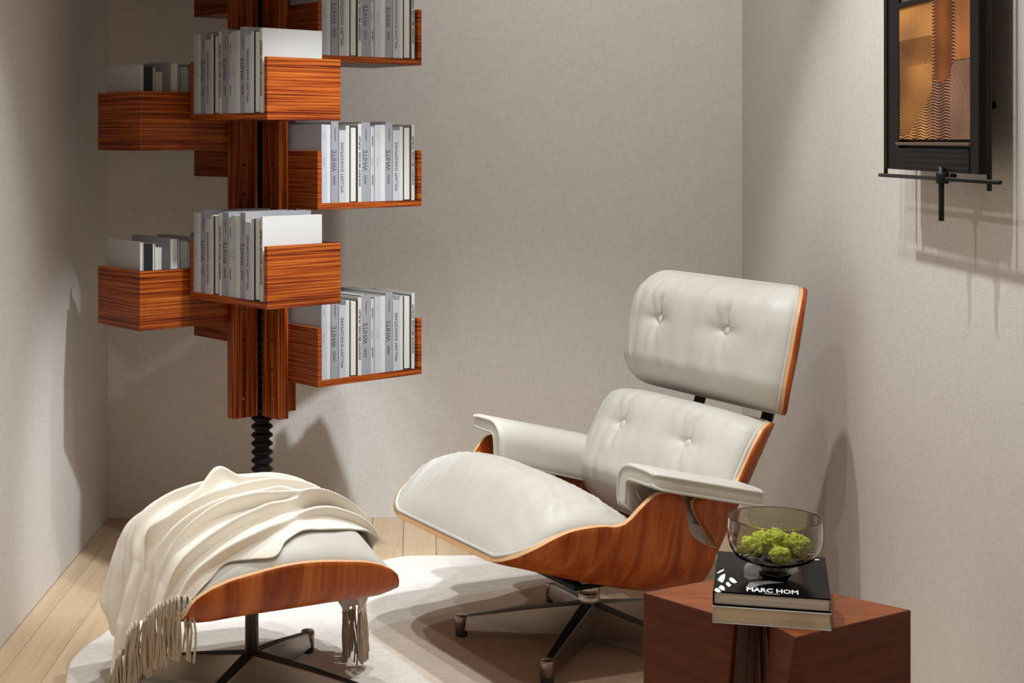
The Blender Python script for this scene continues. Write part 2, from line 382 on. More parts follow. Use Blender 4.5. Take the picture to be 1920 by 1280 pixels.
def cushion(name, sh, parent, ts, Sfun, bulge, tufts=(), lift=0.004, ns=96, wr=0.0022, seed=0, sides=True, pipe_r=0.0045, endround=None, wrinkle_dir=1, shapep=2.6):
    """upholstery: a bulging top skin spanning the shell from rim to rim and an underside lying on the shell; returns (mesh, boundary pts, fn)"""
    v = []; nt_ = len(ts); w_ = ns + 1
    tl, th_ = ts[0], ts[-1]
    def top(t, k):
        S = float(Sfun(t)); a, b_, na, nb = sh.sec(S); a = abs(a); b_ += lift
        bu = bulge(t) * (1 - abs(k) ** shapep) ** 0.55
        aa = k * a * (1 + 0.0 * bu); bb = b_ + bu
        p = Vector((aa, t * 1.0, 0))
        # crease displacement
        edge = min(1, (1 - abs(k)) * 6) * min(1, (t - tl) / 0.03) * min(1, (th_ - t) / 0.03)
        d = 0
        for (ta, tt, dep) in tufts:
            dx = aa - ta; dy = t - tt; r2 = dx * dx + dy * dy; r_ = math.sqrt(r2)
            d -= dep * (0.55 * gauss(r2, 0.013) + 0.45 * gauss(r2, 0.042))
            an = math.atan2(dy, dx)
            up = max(0, abs(math.sin(an))) ** 6; sd = max(0, abs(math.cos(an))) ** 14
            rad = math.exp(-((r_ - 0.035) / 0.045) ** 2)
            d -= dep * 0.15 * rad * (up * math.cos(an * 9 + 1.0 + seed) + 0.7 * sd)
        for (ta, tt, dep) in tufts:
            d -= dep * 0.42 * math.exp(-((aa - ta - 0.004) / 0.0065) ** 2) * math.exp(-((t - tt - 0.038) / 0.032) ** 2)
        nz = noise.noise(Vector((aa * 26 + seed, t * 7, seed * 1.7))) if wrinkle_dir else noise.noise(Vector((aa * 5 + seed, t * 40 + aa * aa * 30, seed * 1.7)))
        nz2 = noise.noise(Vector((aa * 55, t * 13 + aa * 20, seed + 9.0)))
        ew = 1.0 - min(1, abs(1 - abs(k)) / 0.55)
        eb = max(0, 1 - (t - tl) / 0.12) + max(0, 1 - (th_ - t) / 0.12)
        d += edge * (wr * nz + wr * 1.3 * nz2 * min(1, 0.25 + ew + eb))
        return sh.ab(t, aa, bb + d)
    for t in ts:
        for j in range(w_):
            k = math.sin(PI / 2 * (-1 + 2 * j / ns)); v.append(top(t, k))
    B = len(v)
    for t in ts:
        S = float(Sfun(t))
        for j in range(w_):
            k = math.sin(PI / 2 * (-1 + 2 * j / ns)); v.append(sh.pt(t, k * S, 0.0025))
    f = []
    for i in range(nt_ - 1):
        for j in range(ns):
            a = i * w_ + j; f.append((a, a + w_, a + w_ + 1, a + 1)); f.append((B + a, B + a + 1, B + a + w_ + 1, B + a + w_))
    loop = [j for j in range(ns)] + [i * w_ + ns for i in range(nt_ - 1)] + [(nt_ - 1) * w_ + j for j in range(ns, 0, -1)] + [i * w_ for i in range(nt_ - 1, 0, -1)]
    for q in range(len(loop)):
        a, c_ = loop[q], loop[(q + 1) % len(loop)]; f.append((a, c_, B + c_, B + a))
    o = fixn(mesh(name, v, f, [M_LEATHER], parent, True))
    bl = [v[i] for i in loop[::2]]
    if pipe_r: tube('piping', bl, pipe_r, M_PIPE, o, 8, True)
    return o, top
def tlist(t0, t1, n, dense=0.03):
    # denser near both ends
    return [t0 + (t1 - t0) * (0.5 - 0.5 * math.cos(PI * i / n)) for i in range(n + 1)]
def button(parent, p, nrm, r=0.0135):
    prof = [(r * 0.2, -0.006), (r * 0.8, -0.004), (r, 0.0), (r * 0.9, 0.0035), (r * 0.55, 0.0058), (0.0002, 0.0066)]
    o = lathe('button', prof, M_LEATHER, parent, 20)
    o.rotation_euler = Vector(nrm).to_track_quat('Z', 'Y').to_euler(); o.location = Vector(p) + Vector(nrm).normalized() * 0.008
    return o

# ------------------------------------------------------------------ lounge chair
CH = empty('lounge_chair', (0.40, 3.55, RZ), R(208), 'cream leather lounge chair in bent walnut shells on a five-star metal base', 'chair')
zo = -RZ
# seat: t = distance from the front lip going backwards
seat = Shell([0, 0.03, 0.09, 0.18, 0.30, 0.42, 0.50, 0.56], [0.400, 0.373, 0.319, 0.240, 0.134, 0.026, -0.047, -0.10],
             [0.313, 0.303, 0.286, 0.260, 0.228, 0.200, 0.188, 0.182], 0.195, 0.13, 76,
             [0, 0.006, 0.02, 0.05, 0.10, 0.14, 0.19, 0.225, 0.25, 0.272, 0.295, 0.33, 0.37, 0.40, 0.42, 0.44, 0.50, 0.56],
             [0.207, 0.248, 0.286, 0.328, 0.370, 0.388, 0.402, 0.408, 0.424, 0.462, 0.490, 0.504, 0.504, 0.488, 0.462, 0.435, 0.400, 0.385], up=1)
seat.up = -1
o = shell_mesh('seat_shell', seat, 0.011, M_WALNUT, M_PLY, CH, tlist(0, 0.56, 70))
o.location.z = zo
SC = smooth1([0, 0.006, 0.02, 0.05, 0.10, 0.14, 0.20, 0.27, 0.36, 0.47], [0.198, 0.239, 0.277, 0.319, 0.360, 0.378, 0.392, 0.392, 0.38, 0.35])
def sb(t):
    t = t - 0.003
    return 0.086 * math.sqrt(max(0, 1 - (1 - min(t / 0.095, 1)) ** 2)) * (1 - 0.80 * max(0, t - 0.11) / 0.35)
o, _ = cushion('seat_cushion', seat, CH, tlist(0.003, 0.46, 90), SC, sb, lift=0.002, seed=3, wr=0.0050, wrinkle_dir=0)
o.location.z = zo
def rounded(L, rc, S0, mid=None):
    ts = [0, 0.1 * rc, 0.3 * rc, 0.6 * rc, rc]
    ss = [S0 - rc * (1 - math.sqrt(max(0, 1 - (1 - t / rc) ** 2))) for t in ts]
    return ts, ss
# lower backrest: t runs upward
def line(p0, p1, n=5, bow=0.0):
    out = []
    for i in range(n):
        k = i / (n - 1); out.append((p0[0] + (p1[0] - p0[0]) * k, p0[1] + (p1[1] - p0[1]) * k))
    return out
bp = [(-0.205, 0.235), (-0.245, 0.30), (-0.288, 0.37), (-0.330, 0.44), (-0.360, 0.490), (-0.378, 0.520)]
back = Shell([0, 0.076, 0.158, 0.24, 0.298, 0.333], [p[0] for p in bp], [p[1] for p in bp], 0.125, 0.18, 78,
             [0, 0.01, 0.03, 0.055, 0.085, 0.115, 0.15, 0.20, 0.26, 0.30, 0.320, 0.329, 0.333],
             [0.22, 0.30, 0.385, 0.445, 0.430, 0.372, 0.338, 0.333, 0.330, 0.316, 0.292, 0.265, 0.235], up=-1)
o = shell_mesh('lower_back_shell', back, 0.015, M_WALNUT, M_PLY, CH, tlist(0, 0.333, 60), pale=0.6); o.location.z = zo
BC = smooth1([0.02, 0.04, 0.07, 0.12, 0.20, 0.26, 0.295, 0.313, 0.324, 0.331], [0.22, 0.275, 0.305, 0.32, 0.328, 0.325, 0.312, 0.290, 0.262, 0.228])
def bb(t):
    a = max(0, 1 - (1 - min((0.331 - t) / 0.07, 1)) ** 2); c_ = max(0, 1 - (1 - min((t - 0.02) / 0.06, 1)) ** 2)
    return 0.062 * math.sqrt(a * c_)
bt = [(-0.13, 0.205, 0.030), (0.13, 0.205, 0.030)]
o, top = cushion('lower_back_cushion', back, CH, tlist(0.02, 0.331, 90), BC, bb, bt, seed=5, wr=0.003); o.location.z = zo
for (ta, tt, dp) in bt:
    a_ = abs(back.sec(float(BC(tt)))[0]); p = top(tt, ta / a_); nn = back.frame(tt)[1]
    button(o, p, (nn[0], 0, nn[1]))
# headrest
hp = [(-0.395, 0.548), (-0.413, 0.62), (-0.432, 0.69), (-0.448, 0.765), (-0.462, 0.845)]
head = Shell([0, 0.074, 0.146, 0.223, 0.304], [p[0] for p in hp], [p[1] for p in hp], 0.12, 0.24, 60,
             [0, 0.004, 0.012, 0.026, 0.05, 0.09, 0.15, 0.22, 0.26, 0.282, 0.294, 0.301, 0.304],
             [0.255, 0.278, 0.297, 0.315, 0.330, 0.338, 0.341, 0.336, 0.322, 0.305, 0.288, 0.270, 0.25], up=-1)
o = shell_mesh('headrest_shell', head, 0.018, M_WALNUT, M_PLY, CH, tlist(0, 0.304, 60), pale=0.45); o.location.z = zo
HCs = smooth1([0.002, 0.006, 0.014, 0.028, 0.05, 0.09, 0.15, 0.22, 0.26, 0.280, 0.292, 0.299, 0.302], [0.247, 0.270, 0.289, 0.307, 0.322, 0.330, 0.333, 0.328, 0.314, 0.297, 0.280, 0.262, 0.242])
def hb_(t):
    a = max(0, 1 - (1 - min((0.302 - t) / 0.075, 1)) ** 2); c_ = max(0, 1 - (1 - min((t - 0.002) / 0.075, 1)) ** 2)
    return 0.066 * math.sqrt(a * c_)
ht = [(-0.13, 0.168, 0.030), (0.13, 0.168, 0.030)]
o, top = cushion('headrest_cushion', head, CH, tlist(0.002, 0.302, 90), HCs, hb_, ht, seed=11, wr=0.003); o.location.z = zo
for (ta, tt, dp) in ht:
    a_ = abs(head.sec(float(HCs(tt)))[0]); p = top(tt, ta / a_); nn = head.frame(tt)[1]
    button(o, p, (nn[0], 0, nn[1]))
# uprights between the back shells
for s_ in (-1, 1):
    pts = [(-0.385, s_ * 0.13, 0.44 + zo), (-0.412, s_ * 0.13, 0.50 + zo), (-0.428, s_ * 0.13, 0.545 + zo), (-0.440, s_ * 0.13, 0.62 + zo), (-0.455, s_ * 0.13, 0.70 + zo)]
    v = []; f = []
    for (px, py, pz) in pts:
        for dx, dy in ((-0.005, -0.018), (-0.005, 0.018), (0.005, 0.018), (0.005, -0.018)): v.append((px + dx - 0.012, py + dy, pz))
    for i in range(len(pts) - 1):
        for k in range(4): a = i * 4 + k; c_ = i * 4 + (k + 1) % 4; f.append((a, c_, c_ + 4, a + 4))
    f += [(3, 2, 1, 0), tuple(len(v) - 4 + k for k in range(4))]
    o = fixn(mesh('back_bracket', v, f, [M_BLACKM], CH)); bevel(o, 0.002)
# armrests: an L-shaped pad extruded along the arm, sloping back
def armrest(side):
    th = 0.0185; rc = 0.030; ny = 26; nx = 46
    x_f, x_r = 0.096, -0.200; zc = 0.452; slope = 0.245
    def path(q, L):  # q arc distance from the outer tip
        out = 0.105
        if q < out: return 0.402 - q, 0.0, 0.0, 1.0
        q2 = q - out; arc = rc * PI / 2 * 1.02
        if q2 < arc:
            a = q2 / rc; return 0.402 - out - rc * math.sin(a), -rc * (1 - math.cos(a)), -math.sin(a) , math.cos(a)
        q3 = q2 - arc; return 0.402 - out - rc - q3 * 0.06, -rc - q3, -1.0, 0.06
    v = []; N = 2 * ny
    def ends(xx):
        L = 0.105 + rc * PI / 2 + 0.050 + 0.014 * (1 - (xx - x_r) / (x_f - x_r))
        kr = min(1, (xx - x_r) / 0.055); kf = min(1, (x_f - xx) / 0.02)
        cut = 0.034 * (1 - math.sqrt(max(0, 1 - (1 - kr) ** 2))) + 0.010 * (1 - math.sqrt(max(0, 1 - (1 - kf) ** 2)))
        o0 = 0.008 * (1 - math.sqrt(max(0, 1 - (1 - kr) ** 2))) + 0.028 * (1 - math.sqrt(max(0, 1 - (1 - min(1, (x_f - xx) / 0.040)) ** 2)))
        return o0 + 0.012 * (1 - (xx - x_r) / (x_f - x_r)), L - cut
    xs = [x_r + (x_f - x_r) * (0.5 - 0.5 * math.cos(PI * i / nx)) for i in range(nx + 1)]
    edge_in, edge_out = [], []
    for xi, xx in enumerate(xs):
        q0, q1 = ends(xx)
        er = math.sqrt(max(0, 1 - (1 - min(1, (xx - x_r) / 0.028)) ** 2)); ef = math.sqrt(max(0, 1 - (1 - min(1, (x_f - xx) / 0.012)) ** 2))
        tk = th * (0.85 + 0.15 * er) * (0.70 + 0.30 * ef)
        ring = []
        for s2 in (1, -1):
            for j in range(ny):
                kk = j / (ny - 1); kk = kk if s2 == 1 else 1 - kk
                q = q0 + (q1 - q0) * (0.5 - 0.5 * math.cos(PI * kk))
                y_, z_, ny_, nz_ = path(q, q1)
                e1 = min(1, (q - q0) / 0.014); e2 = min(1, (q1 - q) / 0.014)
                pf = 0.80 + 0.20 * math.sqrt(max(0, 1 - (1 - min(e1, e2)) ** 2))
                puff = 1.0 + (0.25 * math.sin(PI * kk) if s2 == 1 else 0)
                y2 = y_ + ny_ * tk * pf * s2 * puff; z2 = z_ + nz_ * tk * pf * s2 * puff
                ring.append((xx, side * y2, zc + slope * xx + z2 + zo))
        v += ring
        edge_in.append(((ring[0]), ring[ny - 1])); edge_out.append((ring[-1], ring[ny]))
    f = []
    for i in range(nx):
        for k in range(N):
            a = i * N + k; c_ = i * N + (k + 1) % N; f.append((a, c_, c_ + N, a + N))
    f += [tuple(range(N - 1, -1, -1)), tuple(nx * N + k for k in range(N))]
    o = fixn(mesh('armrest', v, f, [M_LEATHER], CH, True))
    bm = bmesh.new(); bm.from_mesh(o.data)
    for fc in bm.faces:
        if len(fc.verts) > 4:
            fc.smooth = False
            for e in fc.edges: e.smooth = False
    bmesh.ops.triangulate(bm, faces=[fc for fc in bm.faces if len(fc.verts) > 4])
    bm.to_mesh(o.data); bm.free()
    for idx0, nm in ((0, 0), (ny, 1)):
        lo = [v[i * N + (0 if nm == 0 else 2 * ny - 1)] for i in range(nx + 1)]
        fr = [v[nx * N + (k if nm == 0 else 2 * ny - 1 - k)] for k in range(1, ny)]
        hi = [v[i * N + (ny - 1 if nm == 0 else ny)] for i in range(nx - 1, -1, -1)]
        rr = [v[(ny - 1 - k if nm == 0 else ny + k)] for k in range(1, ny - 1)]
        tube('piping', lo + fr + hi + rr, 0.0036, M_PIPE, o, 6, True)
    return o
for s_ in (1, -1):
    armrest(s_)
    # bracket plate under the pad running down to the shells
    for nm, prof, y0_, y1_, mm in (('arm_bracket', [(0.08, 0.435), (-0.13, 0.40), (-0.12, 0.385), (-0.085, 0.378), (-0.07, 0.352), (-0.03, 0.352), (-0.005, 0.40), (0.07, 0.415)], 0.292, 0.300, M_GREYM),
                                   ('side_strap', [(-0.028, 0.372), (-0.055, 0.330), (-0.090, 0.285), (-0.125, 0.250), (-0.140, 0.262), (-0.105, 0.305), (-0.072, 0.352), (-0.060, 0.380)], 0.270, 0.292, M_LEATHER)):
        v = [(p[0], s_ * y0_, p[1] + zo) for p in prof] + [(p[0], s_ * y1_, p[1] + zo) for p in prof]; n = len(prof)
        f = [tuple(range(n)), tuple(range(2 * n - 1, n - 1, -1))] + [(i, (i + 1) % n, n + (i + 1) % n, n + i) for i in range(n)]
        o = fixn(mesh(nm, v, f, [mm], CH)); bm = bmesh.new(); bm.from_mesh(o.data); bmesh.ops.triangulate(bm, faces=bm.faces); bm.to_mesh(o.data); bm.free()
# base
def star_base(parent, hub, n, ang0, rad, hub_r, col_top, col_r, leg_h0=0.066, leg_h1=0.032, top_z=0.088):
    hx, hy = hub
    prof = [(hub_r * 1.15, 0.026), (hub_r * 1.3, 0.05), (hub_r * 1.2, top_z - 0.006), (hub_r, top_z)]
    lathe('hub', prof, M_STEEL, parent, 32, loc=(hx, hy, 0))
    for i in range(n):
        a = ang0 + 2 * PI * i / n; leg = []
        for d, wt, z1, z0 in ((0.012, 0.020, top_z + 0.003, 0.020), (rad * 0.5, 0.0165, top_z - 0.016, 0.017), (rad - 0.006, 0.0115, 0.047, 0.016)):
            leg.append((d, wt, z0, z1))
        v = []; f = []; mi = []
        for d, wt, z0, z1 in leg:
            v += [(d, -wt * 1.12, z0), (d, wt * 1.12, z0), (d, wt * 0.80, z1 - 0.002), (d, wt * 0.70, z1), (d, -wt * 0.70, z1), (d, -wt * 0.80, z1 - 0.002)]
        for j in range(2):
            for k in range(6):
                A = j * 6 + k; B_ = j * 6 + (k + 1) % 6; f.append((A, B_, B_ + 6, A + 6)); mi.append(1 if k == 3 else 0)
        f += [(5, 4, 3, 2, 1, 0), tuple(12 + k for k in range(6))]; mi += [0, 0]
        o = fixn(mesh('leg', v, f, [M_STEEL, M_BLACK], parent, False, mi)); o.location = (hx, hy, 0); o.rotation_euler = (0, 0, a)
        lathe('leg_tip', [(0.0125, 0.012), (0.0155, 0.014), (0.0160, 0.045), (0.0145, 0.0495), (0.0001, 0.0505)], M_STEEL, o, 24, loc=(rad, 0, 0))
        lathe('glide', [(0.0135, 0.0), (0.0145, 0.002), (0.0145, 0.012), (0.01, 0.0125)], M_RUBBER, o, 24, loc=(rad, 0, 0))
    return
star_base(CH, (0, 0), 5, R(174 - 208), 0.305, 0.024, 0, 0)
lathe('swivel_collar', [(0.022, 0.085), (0.0255, 0.087), (0.0255, 0.108), (0.024, 0.109), (0.024, 0.112), (0.0255, 0.113), (0.0255, 0.136), (0.022, 0.138), (0.0150, 0.1385), (0.0150, 0.18)], M_STEEL2, CH, 32)
bx('seat_mount', -0.10, 0.10, -0.09, 0.09, 0.152, 0.166, M_BLACK, CH, 0.004)
bx('seat_mount', -0.045, 0.045, -0.045, 0.045, 0.138, 0.153, M_BLACK, CH, 0.004)
for s_ in (-1, 1):
    tube('mount_rod', [(0.13, s_ * 0.085, 0.212), (0.08, s_ * 0.085, 0.168), (-0.06, s_ * 0.085, 0.158), (-0.10, s_ * 0.085, 0.19)], 0.005, M_STEEL, CH, 8)

# ------------------------------------------------------------------ ottoman
OT = empty('ottoman', (-0.363, 3.2, RZ), R(27), 'cream leather ottoman in a bent walnut shell on a four-star metal base', 'ottoman')
# t runs along local x from left end to right end; the section bends upward on both long sides (local y)
OTX = [0, 0.10, 0.16, 0.20, 0.215, 0.2245, 0.2305, 0.233]; OTS = [0.328, 0.319, 0.308, 0.296, 0.287, 0.275, 0.256, 0.226]
ots = Shell([-0.233, -0.20, -0.12, 0, 0.12, 0.20, 0.233], [-0.233, -0.20, -0.12, 0, 0.12, 0.20, 0.233], [0.275, 0.267, 0.266, 0.266, 0.266, 0.267, 0.275],
            0.207, 0.045, 82, [-q for q in OTX[:0:-1]] + OTX, OTS[:0:-1] + OTS, up=1)
o = shell_mesh('ottoman_shell', ots, 0.011, M_WALNUT2, M_PLY, OT, tlist(-0.233, 0.233, 90)); o.location.z = zo
OS = smooth1([-q * 0.992 for q in OTX[:0:-1]] + [q * 0.992 for q in OTX], [q - 0.006 for q in OTS[:0:-1] + OTS])
def ob(t):
    k = min(1, (0.2312 - abs(t)) / 0.16); return 0.002 + 0.078 * math.sqrt(max(0, 1 - (1 - k) ** 2))
o, otop = cushion('ottoman_cushion', ots, OT, tlist(-0.2311, 0.2311, 90), OS, ob, lift=0.001, seed=21, wr=0.0012, shapep=2.1); o.location.z = zo
star_base(OT, (0, 0), 4, R(69.6 - 27), 0.285, 0.017, 0, 0)
lathe('pole', [(0.0145, 0.085), (0.0145, 0.235), (0.05, 0.238), (0.05, 0.248), (0.01, 0.249)], M_STEEL2, OT, 28)
bx('top_mount', -0.12, 0.12, -0.08, 0.08, 0.2385, 0.2445, M_BLACK, OT, 0.002)

# ------------------------------------------------------------------ throw blanket (ottoman local coordinates)
def ott_h(x_, y_):
    """height of the cushion skin above the floor at a local point, None outside"""
    if abs(x_) > 0.2309: return None
    a_, b_, _, _ = ots.sec(float(OS(x_))); a_ = abs(a_)
    if abs(y_) > a_: return None
    k = y_ / a_; return float(ots.fz(x_)) + b_ + 0.001 + ob(x_) * (1 - abs(k) ** 2.1) ** 0.55
NPH = 300; NRS = 60; PROF = []
for i in range(NPH):
    ph = 2 * PI * i / NPH; c_, s_ = math.cos(ph), math.sin(ph); r_ = 0.0; pts = []
    while True:
        h_ = ott_h(r_ * c_, r_ * s_)
        if h_ is None: break
        pts.append((r_, h_)); r_ += 0.001
    for k in range(420):
        pts.append((pts[-1][0] + 0.00006, pts[-1][1] - 0.001))
    pts = np.array(pts)
    k_ = np.ones(41) / 41; pp = np.pad(pts, ((20, 20), (0, 0)), mode='edge'); pp[:20, 0] = pts[0, 0] - np.arange(20, 0, -1) * 0.001; pp[-20:, 1] = pts[-1, 1] - np.arange(1, 21) * 0.001
    pts = np.stack([np.convolve(pp[:, 0], k_, 'valid'), np.convolve(pp[:, 1], k_, 'valid')], 1)
    al = np.concatenate([[0], np.cumsum(np.linalg.norm(np.diff(pts, axis=0), axis=1))])
    PROF.append((al, pts))
ALG = np.linspace(0, 0.8, 400); PR_ = np.array([[np.interp(ALG, al, pts[:, 0]), np.interp(ALG, al, pts[:, 1])] for al, pts in PROF])
k9 = np.ones(13) / 13; PR_ = np.apply_along_axis(lambda q: np.convolve(np.concatenate([q[-6:], q, q[:6]]), k9, 'valid'), 0, PR_)
PROF = [(ALG, PR_[i].T) for i in range(NPH)]
def dome(ph, rho):
    q = (ph / (2 * PI)) % 1 * NPH; i = int(q) % NPH; fr = q - int(q); res = []
    for j in (i, (i + 1) % NPH):
        al, pts = PROF[j]
        r0 = np.interp(rho, al, pts[:, 0]); z0 = np.interp(rho, al, pts[:, 1])
        r1 = np.interp(rho + 0.01, al, pts[:, 0]); z1 = np.interp(rho + 0.01, al, pts[:, 1]); res.append((r0, z0, r1 - r0, z1 - z0))
    r0, z0, dr, dz = [(1 - fr) * res[0][k] + fr * res[1][k] for k in range(4)]
    l = math.hypot(dr, dz) or 1; return float(r0), float(z0), -dz / l, dr / l
RIDGES = [  # s centre, width, height, start, end along x, slope
    (-0.175, 0.011, 0.016, -0.24, 0.00, 0.30), (-0.135, 0.013, 0.024, -0.26, 0.05, 0.18), (-0.165, 0.011, 0.016, 0.03, 0.30, 0.10), (-0.095, 0.012, 0.026, -0.20, 0.12, 0.02),
    (-0.125, 0.012, 0.022, 0.06, 0.32, 0.16), (-0.050, 0.014, 0.022, -0.30, 0.06, 0.16), (-0.045, 0.013, 0.022, 0.05, 0.34, -0.10), (0.00, 0.013, 0.024, -0.24, 0.20, 0.05),
    (0.05, 0.016, 0.020, -0.30, 0.10, 0.22), (0.10, 0.02, 0.022, -0.28, 0.30, 0.02), (0.15, 0.02, 0.016, -0.3, 0.3, 0.05)]
def cloth_pt(a, b_, extra=0.0):
    rho = math.hypot(a, b_); ph = math.atan2(b_, a)
    r_, z_, nr, nz_ = dome(ph, rho)
    g = min(1, max(0, (0.31 - z_) / 0.12))       # how far it hangs
    top_ = min(1, max(0, nz_))
    ridge = 0
    for (s0, w0, h0, l0, l1, sl) in RIDGES:
        ss = b_ - s0 - sl * a - 0.012 * math.sin(a * 15 + s0 * 40)
        e = 1 / (1 + math.exp(-(a - l0) / 0.03)) / (1 + math.exp((a - l1) / 0.03)); q = ss / w0
        ridge += h0 * e * math.exp(-q * q) * (1 + 0.75 * math.tanh(-2.4 * q))
    nz = 0.005 * noise.noise(Vector((a * 8, b_ * 14, 3.3))) + 0.0022 * noise.noise(Vector((a * 22, b_ * 30, 7.7)))
    fold = g * (0.022 * (abs(math.sin(ph * 8 + 0.4 + 0.5 * math.sin(ph * 4))) ** 0.7 * 2 - 1) + 0.006 * math.sin(ph * 37 + z_ * 20) + 0.008)
    bump_ = 0.034 * math.exp(-((a + 0.055) ** 2 / 0.0012 + (b_ - 0.045) ** 2 / 0.0009))
    d = 0.007 + max(ridge * (0.35 + 0.65 * top_) + nz + 0.003, 0) + max(fold, 0) + bump_ + extra
    r2 = r_ + nr * d; z2 = z_ + nz_ * d
    lean = ridge * 1.0 * top_
    return Vector((r2 * math.cos(ph) - 0.3 * lean, r2 * math.sin(ph) - lean, z2 + zo))
FRONT = [(0, -0.232, -0.272), (0.10, -0.190, -0.262), (0.20, -0.145, -0.246), (0.28, -0.095, -0.256), (0.34, -0.050, -0.262), (0.42, -0.015, -0.236), (0.50, 0.03, -0.214), (0.62, 0.11, -0.205), (0.75, 0.21, -0.165), (0.88, 0.33, -0.085), (1.0, 0.43, -0.03)]
BACK = [(0, -0.505, 0.12), (0.2, -0.36, 0.27), (0.4, -0.16, 0.31), (0.6, 0.04, 0.33), (0.8, 0.27, 0.31), (1.0, 0.455, 0.24)]
FX = smooth1([p[0] for p in FRONT], [p[1] for p in FRONT]); FY = smooth1([p[0] for p in FRONT], [p[2] for p in FRONT])
BX = smooth1([p[0] for p in BACK], [p[1] for p in BACK]); BY = smooth1([p[0] for p in BACK], [p[2] for p in BACK])
def cuv(u_, v_):
    return (float(FX(u_)) * (1 - v_) + float(BX(u_)) * v_, float(FY(u_)) * (1 - v_) + float(BY(u_)) * v_)
NU, NV = 280, 280
v = []; f = []
for i in range(NU + 1):
    for j in range(NV + 1):
        a, b_ = cuv(i / NU, j / NV); v.append(cloth_pt(a, b_))
W_ = NV + 1
for i in range(NU):
    for j in range(NV):
        A = i * W_ + j; f.append((A, A + W_, A + W_ + 1, A + 1))
TB = empty('throw_blanket', (-0.363, 3.2, RZ), R(27), 'cream wool throw with long fringe draped over the ottoman', 'blanket')
cl = mesh('cloth', v, f, [M_THROW], TB, True)
sm = cl.modifiers.new('thickness', 'SOLIDIFY'); sm.thickness = 0.0035; sm.offset = 0
def fringe(i_, n_t, seed_):
    rr = random.Random(seed_)
    for q in range(n_t):
        j = (q + 0.5) / n_t; a, b_ = cuv(i_, j); p = cloth_pt(a, b_)
        a2, b2 = cuv(i_, min(1, j + 0.01)); tdir = (cloth_pt(a2, b2) - p)
        if tdir.length > 1e-6: tdir.normalize()
        ph = math.atan2(b_, a); out = Vector((math.cos(ph), math.sin(ph), 0))
        v, f = [], []
        top_ = p + Vector((0, 0, 0.003))
        kv, kf_ = tube_data([top_, p + Vector((0, 0, -0.004)), p + Vector((0, 0, -0.009))], lambda k: [0.0034, 0.0046, 0.0034][min(2, int(k * 2 + 0.5))], 8, False, [], [])
        for s_ in range(5):
            L = 0.110 + rr.uniform(-0.02, 0.014); zmin = 0.004
            L = min(L, max(0.02, p.z - zmin - 0.006))
            sx = rr.uniform(-1, 1) * 0.011; so = rr.uniform(-0.3, 1) * 0.009; pts = []
            for k in range(7):
                t = k / 6; sp = min(1, t * 2.2)
                pts.append(p + tdir * (sx * sp + 0.003 * math.sin(t * 5 + s_ * 2 + q)) + out * (so * sp + 0.002 * math.sin(t * 4 + s_)) + Vector((0, 0, -0.006 - L * t)))
            tube_data(pts, 0.0023, 6, False, v, f)
        ts_ = fixn(mesh('tassel', v, f, [M_FRINGE], TB, True)); fixn(mesh('knot', kv, kf_, [M_THROW], ts_, True))
fringe(0.0, 32, 1)
fringe(1.0, 15, 2)

# ------------------------------------------------------------------ text
def text_mesh(txt, size, m, shear=0.0, sx=1.0, spacing=1.0, depth=0.0002, bold=0.0):
    cu = bpy.data.curves.new('text', 'FONT'); cu.body = txt; cu.size = size; cu.extrude = depth; cu.resolution_u = 2; cu.offset = bold
    cu.space_character = spacing; cu.align_x = 'LEFT'
    o = bpy.data.objects.new('text', cu); C.objects.link(o)
    bpy.context.view_layer.update()
    me = bpy.data.meshes.new_from_object(o.evaluated_get(bpy.context.evaluated_depsgraph_get()))
    bpy.data.objects.remove(o)
    me.materials.clear(); me.materials.append(m)
    co = np.empty(len(me.vertices) * 3); me.vertices.foreach_get('co', co); co = co.reshape(-1, 3); co[:, 0] *= sx
    me.vertices.foreach_set('co', co.ravel()); me.update()
    return me, co[:, 0].max()

# ------------------------------------------------------------------ bookcase
TS = 4.15; TH = R(40.24)
BCX, BCY = -0.1065 * TS, TS
BK = empty('revolving_bookcase', (BCX, BCY, 0), TH, 'tall wooden column bookcase with open boxes turned around a black screw post', 'bookcase')
PP, Q0, WW, DD, HB = 0.2407, -0.3772, 0.3627, 0.2287, 0.157
Q0 = -0.3772; TPN = 0.0141; TBT = 0.0175
def shelf_box(zb, rot):
    """box in its own frame: open side at y=0 facing -y, x 0..W, y 0..D"""
    # front box frame: corner at (-P, q0+W) with x running along -dL
    loc = {'F': (-PP, Q0 + WW), 'R': (-Q0 - WW, -PP), 'L': (Q0 + WW, PP), 'B': (PP, -Q0 - WW)}[rot]
    ang = {'F': -PI / 2, 'R': 0, 'L': PI, 'B': PI / 2}[rot]
    b_ = bx('shelf_box', 0, WW, 0, DD, 0, TBT, M_ZH, BK, 0.0008, 1)
    b_.location = (loc[0], loc[1], zb); b_.rotation_euler = (0, 0, ang)
    bx('side_panel', 0, TPN, 0, DD, TBT, HB, M_ZH, b_, 0.0008, 1); bx('side_panel', WW - TPN, WW, 0, DD, TBT, HB, M_ZH, b_, 0.0008, 1)
    bx('back_panel', TPN, WW - TPN, DD - 0.012, DD, TBT, HB, M_ZH, b_, 0.0008, 1)
    return Matrix.Translation((BCX, BCY, 0)) @ Matrix.Rotation(TH, 4, 'Z') @ Matrix.Translation((loc[0], loc[1], zb)) @ Matrix.Rotation(ang, 4, 'Z')
zz = lambda k: CAM_H + k * TS
BOXES = {}
